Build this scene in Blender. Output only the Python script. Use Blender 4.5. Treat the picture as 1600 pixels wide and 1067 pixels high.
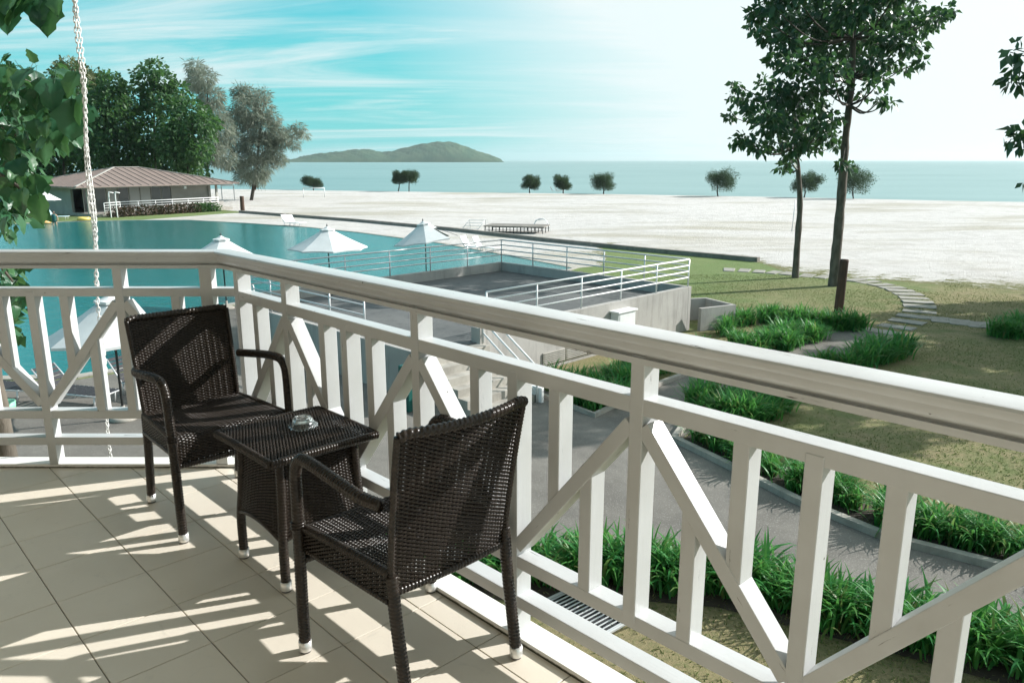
import bpy, bmesh, math, random
import numpy as np
from mathutils import Vector, Matrix
random.seed(7); rng = np.random.default_rng(7)
for o in list(bpy.data.objects): bpy.data.objects.remove(o)
SC = bpy.context.scene
COL = SC.collection
R = math.radians

# ---------------------------------------------------------------- camera
CAM_H, PITCH, FPX = 1.5, R(13.22), 1205.0
cam = bpy.data.cameras.new('camera'); camo = bpy.data.objects.new('camera', cam); COL.objects.link(camo)
camo.location = (0, 0, CAM_H); camo.rotation_euler = (math.pi/2 - PITCH, 0, 0)
cam.sensor_width = 36; cam.lens = 36*FPX/1600; cam.clip_start = .05; cam.clip_end = 60000
SC.camera = camo

# ---------------------------------------------------------------- sun + sky
SUN_AZ, SUN_EL = R(19), R(28.8)          # azimuth measured from +X towards +Y
SUNV = Vector((math.cos(SUN_EL)*math.cos(SUN_AZ), math.cos(SUN_EL)*math.sin(SUN_AZ), math.sin(SUN_EL)))
sl = bpy.data.lights.new('sun', 'SUN'); slo = bpy.data.objects.new('sun', sl); COL.objects.link(slo)
sl.energy = 4.2; sl.angle = R(.5); sl.color = (1, .975, .945)
slo.rotation_euler = SUNV.to_track_quat('Z', 'Y').to_euler(); slo.location = (20, 8, 20)

wd = bpy.data.worlds.new('World'); SC.world = wd; wd.use_nodes = True
nt = wd.node_tree; nt.nodes.clear()
def N(nt, kind, **kw):
    n = nt.nodes.new(kind)
    for k, v in kw.items():
        if k in n.inputs: n.inputs[k].default_value = v
        else: setattr(n, k, v)
    return n
def MATH(nt, op, a, b=None, c=None, clamp=False):
    n = nt.nodes.new('ShaderNodeMath'); n.operation = op; n.use_clamp = clamp
    for i, x in enumerate((a, b, c)):
        if x is None: continue
        if isinstance(x, (int, float)): n.inputs[i].default_value = x
        else: nt.links.new(x, n.inputs[i])
    return n.outputs[0]
def MIXC(nt, fac, a, b, mode='MIX'):
    n = nt.nodes.new('ShaderNodeMix'); n.data_type = 'RGBA'; n.blend_type = mode
    for sock, x in ((n.inputs[0], fac), (n.inputs[6], a), (n.inputs[7], b)):
        if isinstance(x, (int, float)): sock.default_value = x
        elif isinstance(x, tuple): sock.default_value = x if len(x) == 4 else (*x, 1)
        else: nt.links.new(x, sock)
    return n.outputs[2]
def RAMP(nt, fac, stops, interp='LINEAR'):
    n = nt.nodes.new('ShaderNodeValToRGB'); n.color_ramp.interpolation = interp
    el = n.color_ramp.elements
    while len(el) < len(stops): el.new(.5)
    for e, (p, c) in zip(el, stops):
        e.position = p; e.color = (c, c, c, 1) if isinstance(c, (int, float)) else (*c, 1)
    nt.links.new(fac, n.inputs[0]); return n.outputs[0]
L = nt.links.new
sky = N(nt, 'ShaderNodeTexSky', sky_type='NISHITA', sun_disc=False, sun_elevation=SUN_EL, sun_rotation=math.pi/2 - SUN_AZ,
        altitude=0, air_density=1.0, dust_density=.8, ozone_density=1.5)
tint = MIXC(nt, 1.0, sky.outputs[0], (.17, .97, .95), 'MULTIPLY')     # the photograph's cyan-graded daylight
tc = N(nt, 'ShaderNodeTexCoord'); sep = N(nt, 'ShaderNodeSeparateXYZ'); L(tc.outputs['Generated'], sep.inputs[0])
zz = MATH(nt, 'ADD', MATH(nt, 'MAXIMUM', sep.outputs[2], 0), .09)
cmb = N(nt, 'ShaderNodeCombineXYZ'); L(MATH(nt, 'DIVIDE', sep.outputs[0], zz), cmb.inputs[0]); L(MATH(nt, 'DIVIDE', sep.outputs[1], zz), cmb.inputs[1])
def cloud(scale, rot, sc, detail, lo, hi, dist=1.2):
    mp = N(nt, 'ShaderNodeMapping'); mp.inputs['Rotation'].default_value = (0, 0, rot); mp.inputs['Scale'].default_value = sc
    L(cmb.outputs[0], mp.inputs[0])
    nz = N(nt, 'ShaderNodeTexNoise', Scale=scale, Detail=detail, Roughness=.62, Distortion=dist); L(mp.outputs[0], nz.inputs[0])
    return RAMP(nt, nz.outputs[0], [(lo, 0.0), (hi, 1.0)], 'EASE')
c1 = cloud(.50, R(20), (.5, 1.7, 1), 9, .40, .72)
c2 = cloud(1.1, R(8), (.28, 2.2, 1), 9, .44, .82, .6)
cov = MATH(nt, 'MAXIMUM', MATH(nt, 'MULTIPLY', c1, .88), MATH(nt, 'MULTIPLY', c2, .42))
# forward scattering in thin high cloud: brightest towards the sun
dv = N(nt, 'ShaderNodeVectorMath', operation='DOT_PRODUCT'); L(tc.outputs['Generated'], dv.inputs[0]); dv.inputs[1].default_value = SUNV
fs = MATH(nt, 'POWER', MATH(nt, 'MAXIMUM', dv.outputs['Value'], 0), 3.0)
veil = RAMP(nt, dv.outputs['Value'], [(.02, 0.0), (.63, 1.0)], 'EASE')
hor = RAMP(nt, sep.outputs[2], [(0.0, .85), (.42, 0.0)], 'EASE')
base = MIXC(nt, hor, tint, (1.0, 4.1, 4.4))                      # pale humid air low down
streak = MATH(nt, 'MAXIMUM', c1, c2)
veil = MATH(nt, 'SUBTRACT', MATH(nt, 'MULTIPLY', veil, 1.45), MATH(nt, 'MULTIPLY', MATH(nt, 'SUBTRACT', 1.0, streak), .30), clamp=True)   # the veil breaks into streaks
white = MATH(nt, 'MAXIMUM', cov, veil)
bright = MATH(nt, 'ADD', 5.5, MATH(nt, 'MULTIPLY', fs, 2.4))
vs = N(nt, 'ShaderNodeVectorMath', operation='SCALE'); vs.inputs[0].default_value = (.90, 1.02, 1.03); L(bright, vs.inputs['Scale'])
skyc = MIXC(nt, white, base, vs.outputs[0])
bg = N(nt, 'ShaderNodeBackground', Strength=.093); L(skyc, bg.inputs[0])
wo = N(nt, 'ShaderNodeOutputWorld'); L(bg.outputs[0], wo.inputs[0])

SC.view_settings.view_transform = 'Standard'; SC.view_settings.look = 'None'
SC.view_settings.exposure = .85; SC.view_settings.gamma = 1.0; SC.view_settings.use_curve_mapping = False
SC.render.engine = 'CYCLES'
cy = SC.cycles
cy.use_denoising = True; cy.denoiser = 'OPENIMAGEDENOISE'
cy.use_adaptive_sampling = True; cy.adaptive_threshold = .02; cy.max_bounces = 6; cy.diffuse_bounces = 3; cy.glossy_bounces = 3; cy.transmission_bounces = 5; cy.transparent_max_bounces = 6
cy.sample_clamp_indirect = 6; cy.caustics_reflective = False; cy.caustics_refractive = False

# ---------------------------------------------------------------- pixel helper (photo pixel -> world point at a known height or distance)
_f = Vector((0, math.cos(PITCH), -math.sin(PITCH))); _u = Vector((0, math.sin(PITCH), math.cos(PITCH))); _r = Vector((1, 0, 0))
EYE = Vector((0, 0, CAM_H))
def ray(px, py): return _f + _r*((px-800)/FPX) - _u*((py-533.5)/FPX)
def at_z(px, py, z):
    d = ray(px, py); return EYE + d*((z-CAM_H)/d.z)
def at_y(px, py, y):
    d = ray(px, py); return EYE + d*(y/d.y)
G = -3.8                                   # ground level below the balcony floor
TH = R(-46)                                # direction of the right-hand balustrade
RD = Vector((math.cos(TH), math.sin(TH), 0)); RN = Vector((-RD.y, RD.x, 0))
def SD(s, D, z=0): return RD*s + RN*D + Vector((0, 0, z))

# ---------------------------------------------------------------- object helpers
def T(o, label=None, cat=None, group=None, kind=None):
    if label: o['label'] = label
    if cat: o['category'] = cat
    if group: o['group'] = group
    if kind: o['kind'] = kind
    return o
def empty(name, loc=(0, 0, 0), rz=0):
    o = bpy.data.objects.new(name, None); COL.objects.link(o); o.location = loc; o.rotation_euler = (0, 0, rz); o.empty_display_size = .1
    return o
def link(name, me, parent=None, mat=None, loc=None, rot=None, mtx=None):
    o = bpy.data.objects.new(name, me); COL.objects.link(o)
    if mat is not None and not me.materials: me.materials.append(mat)
    if parent is not None: o.parent = parent
    if mtx is not None: o.matrix_local = mtx
    if loc is not None: o.location = loc
    if rot is not None: o.rotation_euler = rot
    return o
def mesh_np(name, v, f, mat=None, smooth=False):
    v = np.asarray(v, np.float32); f = np.asarray(f, np.int32); k = f.shape[1]
    me = bpy.data.meshes.new(name); me.vertices.add(len(v)); me.vertices.foreach_set('co', v.ravel())
    me.loops.add(f.size); me.loops.foreach_set('vertex_index', f.ravel())
    me.polygons.add(len(f)); me.polygons.foreach_set('loop_start', np.arange(0, f.size, k, dtype=np.int32))
    try: me.polygons.foreach_set('loop_total', np.full(len(f), k, np.int32))
    except Exception: pass
    if smooth: me.polygons.foreach_set('use_smooth', np.ones(len(f), bool))
    me.update(calc_edges=True)
    if mat: me.materials.append(mat)
    return me
def mesh_py(name, v, f, mat=None, smooth=False):
    me = bpy.data.meshes.new(name); me.from_pydata([tuple(p) for p in v], [], f); me.update()
    if smooth:
        for p in me.polygons: p.use_smooth = True
    if mat: me.materials.append(mat)
    return me
_boxes = {}
def box_mesh(lx, ly, lz, mat, bev=.003, seg=2, origin=(0, 0, 0)):
    """bevelled box, centred on origin offset"""
    key = (round(lx, 4), round(ly, 4), round(lz, 4), mat.name, bev, seg, origin)
    if key in _boxes: return _boxes[key]
    bm = bmesh.new(); bmesh.ops.create_cube(bm, size=1)
    bmesh.ops.scale(bm, vec=(lx, ly, lz), verts=bm.verts); bmesh.ops.translate(bm, vec=origin, verts=bm.verts)
    if bev: bmesh.ops.bevel(bm, geom=list(bm.edges), offset=min(bev, .45*min(lx, ly, lz)), segments=seg, profile=.5, affect='EDGES')
    me = bpy.data.meshes.new('box'); bm.to_mesh(me); bm.free(); me.materials.append(mat)
    _boxes[key] = me; return me
def box(name, c, size, mat, parent=None, rot=None, bev=.003):
    return link(name, box_mesh(*size, mat, bev), parent, loc=c, rot=rot)
def bar(name, p0, p1, w, h, mat, parent=None, up=(0, 0, 1), bev=.003, seg=2):
    """square-section member from p0 to p1: X along, Y width, Z height"""
    p0, p1 = Vector(p0), Vector(p1); x = (p1-p0); l = x.length; x.normalize()
    up = Vector(up)
    if abs(x.dot(up)) > .99: up = Vector((0, 1, 0))
    y = up.cross(x).normalized(); z = x.cross(y)
    M = Matrix((x, y, z)).transposed().to_4x4(); M.translation = (p0+p1)/2
    return link(name, box_mesh(l, w, h, mat, bev, seg), parent, mtx=M)
def catmull(P, ds):
    P = [np.array(p, float) for p in P]
    Q = [2*P[0]-P[1]] + P + [2*P[-1]-P[-2]]; out = []
    for i in range(1, len(Q)-2):
        a, b, c, d = Q[i-1:i+3]
        n = max(2, int(np.linalg.norm(c-b)/ds))
        t = np.linspace(0, 1, n, endpoint=False)[:, None]
        out.append(.5*((2*b)+(c-a)*t+(2*a-5*b+4*c-d)*t*t+(3*b-a-3*c+d)*t**3))
    return np.vstack(out+[P[-1][None]])
def tube_np(P, r, sides=8, cap=True):
    """P (n,3), r (n,) or (n,sides) radii -> verts, quads(+ caps as degenerate quads)"""
    P = np.asarray(P, float); n = len(P)
    tg = np.gradient(P, axis=0); tg /= np.linalg.norm(tg, axis=1)[:, None]+1e-12
    ref = np.array([0, 0, 1.]) if abs(tg[0][2]) < .9 else np.array([1., 0, 0])
    u = np.cross(tg[0], ref); u /= np.linalg.norm(u); U = [u]
    for i in range(1, n):
        u = U[-1]-tg[i]*np.dot(U[-1], tg[i]); u /= np.linalg.norm(u)+1e-12; U.append(u)
    U = np.array(U); V = np.cross(tg, U)
    a = np.arange(sides)*2*np.pi/sides
    r = np.asarray(r, float)
    if r.ndim == 0: r = np.full(n, float(r))
    if r.ndim == 1: r = np.repeat(r[:, None], sides, 1)
    v = P[:, None, :] + r[:, :, None]*(np.cos(a)[None, :, None]*U[:, None, :]+np.sin(a)[None, :, None]*V[:, None, :])
    i = np.arange(n-1)[:, None]*sides; j = np.arange(sides)[None, :]; j2 = (j+1) % sides
    f = np.stack([i+j, i+j2, i+sides+j2, i+sides+j], -1).reshape(-1, 4)
    v = v.reshape(-1, 3)
    if cap:
        v = np.vstack([v, P[0], P[-1]]); c0, c1 = n*sides, n*sides+1; jj = np.arange(sides); k2 = (jj+1) % sides
        m = sides//2*2
        ev = np.arange(0, sides, 2)
        cf0 = np.stack([np.full(len(ev), c0), (ev+2) % sides, (ev+1) % sides, ev], -1)
        b = (n-1)*sides
        cf1 = np.stack([np.full(len(ev), c1), b+ev, b+(ev+1) % sides, b+(ev+2) % sides], -1)
        f = np.vstack([f, cf0, cf1])
    return v, f
def tube(name, P, r, mat, parent=None, sides=8, ds=None, smooth=True):
    P = catmull(P, ds) if ds else np.asarray(P, float)
    if callable(r): r = r(np.linspace(0, 1, len(P)))
    v, f = tube_np(P, r, sides)
    return link(name, mesh_np(name, v, f, mat, smooth), parent)
def merge(parts):
    V, F, o = [], [], 0
    for v, f in parts:
        V.append(v); F.append(np.asarray(f)+o); o += len(v)
    return np.vstack(V), np.vstack(F)
def lathe(name, prof, mat, parent=None, sides=24, smooth=True, flute=None):
    prof = np.array(prof, float); a = np.arange(sides)*2*np.pi/sides; n = len(prof)
    rr = np.repeat(prof[:, :1], sides, 1)
    if flute is not None: rr = rr*flute(prof, a)
    v = np.stack([rr*np.cos(a), rr*np.sin(a), np.repeat(prof[:, 1:2], sides, 1)], -1).reshape(-1, 3)
    i = np.arange(n-1)[:, None]*sides; j = np.arange(sides)[None, :]; j2 = (j+1) % sides
    f = np.stack([i+j, i+j2, i+sides+j2, i+sides+j], -1).reshape(-1, 4)
    return link(name, mesh_np(name, v, f, mat, smooth), parent)
def sheet(name, pts, z, mat, kind='structure', edge=None):
    me = mesh_py(name, [(p[0], p[1], z) for p in pts], [list(range(len(pts)))], mat)
    bm = bmesh.new(); bm.from_mesh(me); bmesh.ops.triangulate(bm, faces=bm.faces[:])
    for f in bm.faces:
        if f.normal.z < 0: f.normal_flip()
    bm.to_mesh(me); bm.free()
    o = link(name, me); o['kind'] = kind; return o
def copy_tree(o, parent=None):
    c = o.copy(); COL.objects.link(c); c.parent = parent
    for ch in list(o.children): copy_tree(ch, c)
    return c

# ---------------------------------------------------------------- materials
def material(name, col, rough=.5, spec=.5, metal=0, build=None):
    m = bpy.data.materials.new(name); m.use_nodes = True; t = m.node_tree
    b = t.nodes['Principled BSDF']; b.inputs['Base Color'].default_value = (*col, 1)
    b.inputs['Roughness'].default_value = rough; b.inputs['Specular IOR Level'].default_value = spec; b.inputs['Metallic'].default_value = metal
    if build: build(t, b)
    return m
def coords(t, kind='Object', scale=(1, 1, 1), rot=(0, 0, 0)):
    tc = t.nodes.new('ShaderNodeTexCoord'); mp = t.nodes.new('ShaderNodeMapping')
    mp.inputs['Scale'].default_value = scale; mp.inputs['Rotation'].default_value = rot
    t.links.new(tc.outputs[kind], mp.inputs[0]); return mp.outputs[0]
def wcoords(t, scale=(1, 1, 1)):
    g = t.nodes.new('ShaderNodeNewGeometry'); mp = t.nodes.new('ShaderNodeMapping'); mp.inputs['Scale'].default_value = scale
    t.links.new(g.outputs['Position'], mp.inputs[0]); return mp.outputs[0]
def noise(t, vec, scale, detail=4, rough=.55, dist=0):
    n = t.nodes.new('ShaderNodeTexNoise'); n.inputs['Scale'].default_value = scale; n.inputs['Detail'].default_value = detail
    n.inputs['Roughness'].default_value = rough; n.inputs['Distortion'].default_value = dist
    t.links.new(vec, n.inputs[0]); return n.outputs[0]
def bump(t, b, h, strength=.3, dist=.01, prev=None):
    n = t.nodes.new('ShaderNodeBump'); n.inputs['Strength'].default_value = strength; n.inputs['Distance'].default_value = dist
    t.links.new(h, n.inputs['Height'])
    if prev is not None: t.links.new(prev, n.inputs['Normal'])
    t.links.new(n.outputs[0], b.inputs['Normal']); return n.outputs[0]
def varied(name, a, c, scale, rough=.6, lo=.35, hi=.65, bumpd=0, bscale=None, spec=.5, detail=5, world=True, sc=(1, 1, 1)):
    def bld(t, b):
        v = wcoords(t, sc) if world else coords(t, 'Object', sc)
        f = RAMP(t, noise(t, v, scale, detail), [(lo, 0.0), (hi, 1.0)])
        t.links.new(MIXC(t, f, a, c), b.inputs['Base Color'])
        if bumpd: bump(t, b, noise(t, v, bscale or scale*8, 6, .65), .6, bumpd)
    return material(name, a, rough, spec, 0, bld)

def paint_build(t, b):
    v = coords(t, 'Object', (1, 1, 1)); g = coords(t, 'Object', (5, 70, 70))
    oi = t.nodes.new('ShaderNodeObjectInfo')
    vo = t.nodes.new('ShaderNodeVectorMath'); vo.operation = 'ADD'; t.links.new(g, vo.inputs[0]); t.links.new(oi.outputs['Location'], vo.inputs[1])
    grain = noise(t, vo.outputs[0], 1.0, 6, .7)
    dirt = noise(t, wcoords(t), 4.0, 5, .6)
    col = MIXC(t, RAMP(t, dirt, [(.35, 0.0), (.75, 1.0)]), (.565, .58, .58), (.49, .50, .49))
    crack = RAMP(t, grain, [(.33, 1.0), (.35, 0.0)])
    patch = RAMP(t, noise(t, wcoords(t), 7.0, 3), [(.53, 0.0), (.60, 1.0)])
    crk = MATH(t, 'MULTIPLY', crack, patch)
    dot = t.nodes.new('ShaderNodeTexVoronoi'); dot.inputs['Scale'].default_value = 9.0; t.links.new(wcoords(t), dot.inputs[0])
    dots = RAMP(t, dot.outputs['Distance'], [(.028, 1.0), (.036, 0.0)])
    mask = MATH(t, 'MAXIMUM', crk, MATH(t, 'MULTIPLY', dots, .8))
    t.links.new(MIXC(t, mask, col, (.09, .085, .075)), b.inputs['Base Color'])
    h = MATH(t, 'SUBTRACT', MATH(t, 'MULTIPLY', grain, .35), MATH(t, 'MULTIPLY', mask, 1.0))
    bump(t, b, h, .5, .003)
M_PAINT = material('white_paint', (.82, .81, .78), .30, .5, 0, paint_build)
def tile_build(t, b):
    w = wcoords(t); oi = t.nodes.new('ShaderNodeObjectInfo')
    n = noise(t, w, 3.0, 6, .6); fine = noise(t, w, 90, 3)
    c = MIXC(t, RAMP(t, n, [(.3, 0.0), (.7, 1.0)]), (.74, .68, .57), (.68, .62, .515))
    c = MIXC(t, MATH(t, 'MULTIPLY', oi.outputs['Random'], .35), c, (.62, .58, .50))
    smudge = RAMP(t, noise(t, w, 9.0, 4, .7, .8), [(.60, 0.0), (.74, 1.0)])
    c = MIXC(t, MATH(t, 'MULTIPLY', smudge, .25), c, (.38, .36, .31))
    t.links.new(c, b.inputs['Base Color'])
    t.links.new(MATH(t, 'ADD', .36, MATH(t, 'MULTIPLY', n, .2)), b.inputs['Roughness'])
    bump(t, b, fine, .12, .001)
M_TILE = material('floor_tile_ceramic', (.48, .44, .37), .42, .4, 0, tile_build)
M_GROUT = varied('grout', (.27, .24, .195), (.17, .15, .12), 12, .9)
def kerb_build(t, b):
    w = wcoords(t); g = t.nodes.new('ShaderNodeNewGeometry'); s = t.nodes.new('ShaderNodeSeparateXYZ'); t.links.new(g.outputs['Position'], s.inputs[0])
    n = noise(t, w, 25, 6, .7)
    f = RAMP(t, MATH(t, 'ADD', MATH(t, 'MULTIPLY', s.outputs[2], 45), MATH(t, 'MULTIPLY', n, .55)), [(.45, 1.0), (.62, 0.0)])
    t.links.new(MIXC(t, f, (.8, .79, .75), (.10, .10, .07)), b.inputs['Base Color']); bump(t, b, n, .3, .003)
M_KERB = material('kerb_paint', (.8, .79, .75), .55, .4, 0, kerb_build)
M_WICK = material('wicker_resin', (.030, .024, .020), .24, .32, 0, lambda t, b: t.links.new(
    MIXC(t, noise(t, wcoords(t), 60, 3), (.010, .0076, .006), (.036, .027, .0205)), b.inputs['Base Color']))
M_CAP = material('brushed_cap', (.75, .75, .73), .32, .5, .6)
M_RUB = material('glide_rubber', (.05, .05, .05), .8)
M_GLASS = material('ashtray_glass', (.95, 1, .98), .10, .5)
M_GLASS.node_tree.nodes['Principled BSDF'].inputs['Transmission Weight'].default_value = 1.0
M_GLASS.node_tree.nodes['Principled BSDF'].inputs['IOR'].default_value = 1.48
M_CHAIN = material('chain_plastic', (.82, .82, .80), .4)
M_WALLH = varied('house_timber_cladding', (.40, .355, .29), (.34, .30, .24), 1.5, .8)
M_CEIL = varied('ceiling_paint', (.80, .79, .77), (.76, .75, .73), 1.5, .9)

def lawn_build(t, b):
    w = wcoords(t); big = noise(t, w, .22, 4, .6); mid = noise(t, w, 1.3, 6, .7, .4); fine = noise(t, w, 14, 6, .75); vf = noise(t, w, 60, 4, .7)
    c = MIXC(t, RAMP(t, big, [(.38, 0.0), (.6, 1.0)]), (.30, .25, .135), (.17, .19, .078))
    c = MIXC(t, RAMP(t, mid, [(.44, 0.0), (.62, 1.0)]), c, (.30, .245, .14))
    c = MIXC(t, MATH(t, 'MULTIPLY', RAMP(t, fine, [(.42, 0.0), (.68, 1.0)]), .65), c, (.105, .14, .05))
    c = MIXC(t, RAMP(t, vf, [(.62, 0.0), (.74, 1.0)]), c, (.055, .065, .028))
    sp = t.nodes.new('ShaderNodeSeparateXYZ'); t.links.new(w, sp.inputs[0])
    gy = MATH(t, 'ADD', MATH(t, 'SUBTRACT', sp.outputs[1], MATH(t, 'MULTIPLY', sp.outputs[0], .55)), MATH(t, 'MULTIPLY', big, 9))
    c = MIXC(t, MATH(t, 'MULTIPLY', RAMP(t, MATH(t, 'DIVIDE', gy, 50), [(.50, 0.0), (.68, 1.0)]), .75), c, (.14, .215, .075))
    t.links.new(c, b.inputs['Base Color'])
    h = MATH(t, 'ADD', MATH(t, 'MULTIPLY', fine, .6), vf); bump(t, b, h, .9, .03)
M_LAWN = material('lawn_turf', (.15, .15, .06), .95, .15, 0, lawn_build)
def sand_build(t, b):
    w = wcoords(t); big = noise(t, wcoords(t, (.5, 1.4, 1)), .12, 5, .6); mid = noise(t, w, .9, 9, .78); fine = noise(t, w, 9, 5, .7)
    at = t.nodes.new('ShaderNodeAttribute'); at.attribute_name = 'edge'
    c = MIXC(t, RAMP(t, big, [(.50, 0.0), (.66, 1.0)]), (.57, .545, .515), (.42, .39, .32))
    c = MIXC(t, MATH(t, 'MULTIPLY', RAMP(t, mid, [(.46, 0.0), (.66, 1.0)]), .6), c, (.385, .36, .325))
    debris = RAMP(t, noise(t, wcoords(t, (1, 2.2, 1)), 3.2, 6, .8), [(.60, 0.0), (.70, 1.0)])
    c = MIXC(t, MATH(t, 'MULTIPLY', debris, .6), c, (.16, .13, .09))
    # sparse turf creeping in over the landward edge
    g = MATH(t, 'SUBTRACT', MATH(t, 'ADD', mid, MATH(t, 'MULTIPLY', fine, .35)), MATH(t, 'MULTIPLY', at.outputs['Fac'], .42))
    gm = RAMP(t, g, [(.55, 0.0), (.63, 1.0)])
    c = MIXC(t, gm, c, (.17, .17, .075))
    t.links.new(c, b.inputs['Base Color']); bump(t, b, MATH(t, 'ADD', mid, MATH(t, 'MULTIPLY', fine, .4)), .9, .14)
M_SAND = material('beach_sand', (.7, .65, .58), .95, .2, 0, sand_build)
def sea_build(t, b):
    w = wcoords(t, (1, 1, 1)); a = noise(t, wcoords(t, (.35, 1, 1)), .5, 6, .6); c = noise(t, wcoords(t, (.1, .3, 1)), .12, 5, .6)
    t.links.new(MIXC(t, RAMP(t, c, [(.3, 0.0), (.7, 1.0)]), (.16, .285, .28), (.22, .345, .335)), b.inputs['Base Color'])
    bump(t, b, MATH(t, 'ADD', a, c), .55, .35)
M_SEA = material('sea_water', (.1, .3, .3), .45, .25, 0, sea_build)
def pool_build(t, b):
    a = noise(t, wcoords(t, (1, 1.6, 1)), 2.2, 5, .6, .3); c = noise(t, wcoords(t), .25, 3)
    t.links.new(MIXC(t, c, (.010, .135, .13), (.02, .185, .18)), b.inputs['Base Color'])
    bump(t, b, a, .7, .06)
M_POOL = material('pool_water', (.015, .14, .14), .12, .3, 0, pool_build)
def asph_build(t, b):
    w = wcoords(t); a = noise(t, w, .7, 6, .65, .3); f = noise(t, w, 40, 4, .8)
    c = MIXC(t, RAMP(t, a, [(.35, 0.0), (.68, 1.0)]), (.125, .117, .103), (.20, .187, .163))
    c = MIXC(t, RAMP(t, f, [(.55, 0.0), (.72, 1.0)]), c, (.36, .345, .31))
    t.links.new(c, b.inputs['Base Color']); bump(t, b, f, .5, .01)
M_ASPH = material('worn_asphalt', (.13, .13, .12), .9, .25, 0, asph_build)
def conc(name, a, c, sc=.8):
    def bld(t, b):
        w = wcoords(t); n = noise(t, w, sc, 6, .65, .4); st = noise(t, wcoords(t, (2.5, 2.5, .35)), 1.5, 5, .7); f = noise(t, w, 30, 4, .7)
        k = MIXC(t, RAMP(t, n, [(.35, 0.0), (.68, 1.0)]), a, c)
        k = MIXC(t, MATH(t, 'MULTIPLY', RAMP(t, st, [(.50, 0.0), (.68, 1.0)]), .55), k, tuple(x*.5 for x in a))
        t.links.new(k, b.inputs['Base Color']); bump(t, b, f, .25, .004)
    return material(name, a, .85, .3, 0, bld)
M_CONC = conc('terrace_concrete', (.42, .40, .37), (.33, .315, .29))
M_CFLOOR = conc('terrace_floor_concrete', (.095, .10, .098), (.14, .142, .135), .5)  # floor tone lowered: tree shade lying on the slab is put into the colour
M_KCON = conc('kerb_concrete', (.42, .395, .345), (.29, .27, .235), 2.5)
M_DARKW = conc('edging_concrete', (.26, .24, .21), (.17, .155, .135), 1.2)
M_STEEL = material('galvanised_rail', (.62, .63, .63), .35, .5, .3)
M_WHITE = varied('white_metal', (.80, .80, .79), (.74, .74, .72), 3, .4)
M_CANVAS = varied('umbrella_canvas', (.62, .64, .63), (.55, .57, .56), 2.0, .85)
M_DARKM = material('dark_metal', (.03, .035, .035), .45)
M_BLACKF = material('black_sling', (.018, .02, .024), .7)
M_BLUEF = material('pale_blue_towel', (.42, .66, .72), .85)
M_WOOD = varied('weathered_post_wood', (.085, .045, .026), (.05, .028, .017), 3, .8, sc=(6, 6, 1), bumpd=.01)
M_BARK = varied('bark', (.15, .13, .105), (.075, .065, .05), 5, .95, bumpd=.03, bscale=14, sc=(1, 1, .4))
M_BARK2 = varied('dark_bark', (.085, .075, .06), (.045, .04, .032), 5, .95, bumpd=.03, bscale=14, sc=(1, 1, .4))
M_STONE = conc('paving_stone', (.34, .325, .285), (.24, .23, .195), 3.5)
M_ROOF = varied('roof_metal_sheet', (.25, .19, .165), (.20, .155, .135), 1.2, .6)
M_HUTW = varied('hut_wall', (.40, .385, .35), (.33, .32, .29), 1.0, .9)
M_HGLASS = material('hut_glass', (.09, .10, .10), .12, .5)
M_CURT = material('hut_curtain', (.42, .42, .40), .9)
def leafmat(name, cols, trans=.25, rough=.45, spec=.4):
    m = bpy.data.materials.new(name); m.use_nodes = True; t = m.node_tree; b = t.nodes['Principled BSDF']
    g = t.nodes.new('ShaderNodeNewGeometry'); oi = t.nodes.new('ShaderNodeObjectInfo')
    rnd = MATH(t, 'FRACT', MATH(t, 'ADD', g.outputs['Random Per Island'], oi.outputs['Random']))
    n = len(cols); c = RAMP(t, rnd, [(i/(n-1) if n > 1 else 0, k) for i, k in enumerate(cols)])
    c = MIXC(t, MATH(t, 'MULTIPLY', noise(t, wcoords(t), 9, 4, .7), .5), c, cols[0])
    t.links.new(c, b.inputs['Base Color']); b.inputs['Roughness'].default_value = rough; b.inputs['Specular IOR Level'].default_value = spec
    tr = t.nodes.new('ShaderNodeBsdfTranslucent'); t.links.new(MIXC(t, .5, c, (.10, .22, .04)) if name != 'casuarina_needle' else c, tr.inputs[0])
    mx = t.nodes.new('ShaderNodeMixShader'); mx.inputs[0].default_value = trans
    out = t.nodes['Material Output']
    t.links.new(b.outputs[0], mx.inputs[1]); t.links.new(tr.outputs[0], mx.inputs[2]); t.links.new(mx.outputs[0], out.inputs[0])
    return m
M_LBIG = leafmat('big_leaf', [(.018, .08, .042), (.04, .145, .066), (.085, .21, .08), (.024, .095, .048)], .34, .36)
M_LTREE = leafmat('tree_leaf', [(.016, .056, .032), (.028, .085, .042), (.05, .125, .052), (.018, .062, .035)], .30, .40)
M_LGROVE = leafmat('grove_leaf', [(.018, .062, .028), (.055, .145, .05), (.105, .21, .07), (.03, .09, .036)], .45, .5)
M_LPALE = leafmat('pale_leaf', [(.09, .11, .045), (.12, .14, .06), (.075, .10, .045)], .2, .6)
M_LCAS = leafmat('casuarina_needle', [(.25, .30, .23), (.38, .41, .34), (.20, .255, .185), (.46, .47, .41)], .5, .8, .1)
M_LBEACH = leafmat('beach_tree_leaf', [(.045, .072, .048), (.08, .10, .068), (.06, .085, .055)], .25, .8, .1)
M_LILY = leafmat('lily_blade', [(.03, .19, .05), (.065, .31, .07), (.17, .46, .095), (.04, .235, .06), (.09, .33, .07), (.30, .28, .11)], .5, .42, .22)
M_TURF = leafmat('turf_blade', [(.14, .18, .065), (.22, .21, .09), (.10, .15, .05), (.32, .27, .14), (.20, .21, .09)], .3, .8, .1)
M_LRED = leafmat('reddish_shrub_leaf', [(.07, .045, .03), (.10, .05, .035), (.05, .06, .028)], .1, .6)
M_ISLE = varied('island_forest', (.035, .085, .05), (.075, .115, .065), .02, 1.0, spec=.05)
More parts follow.
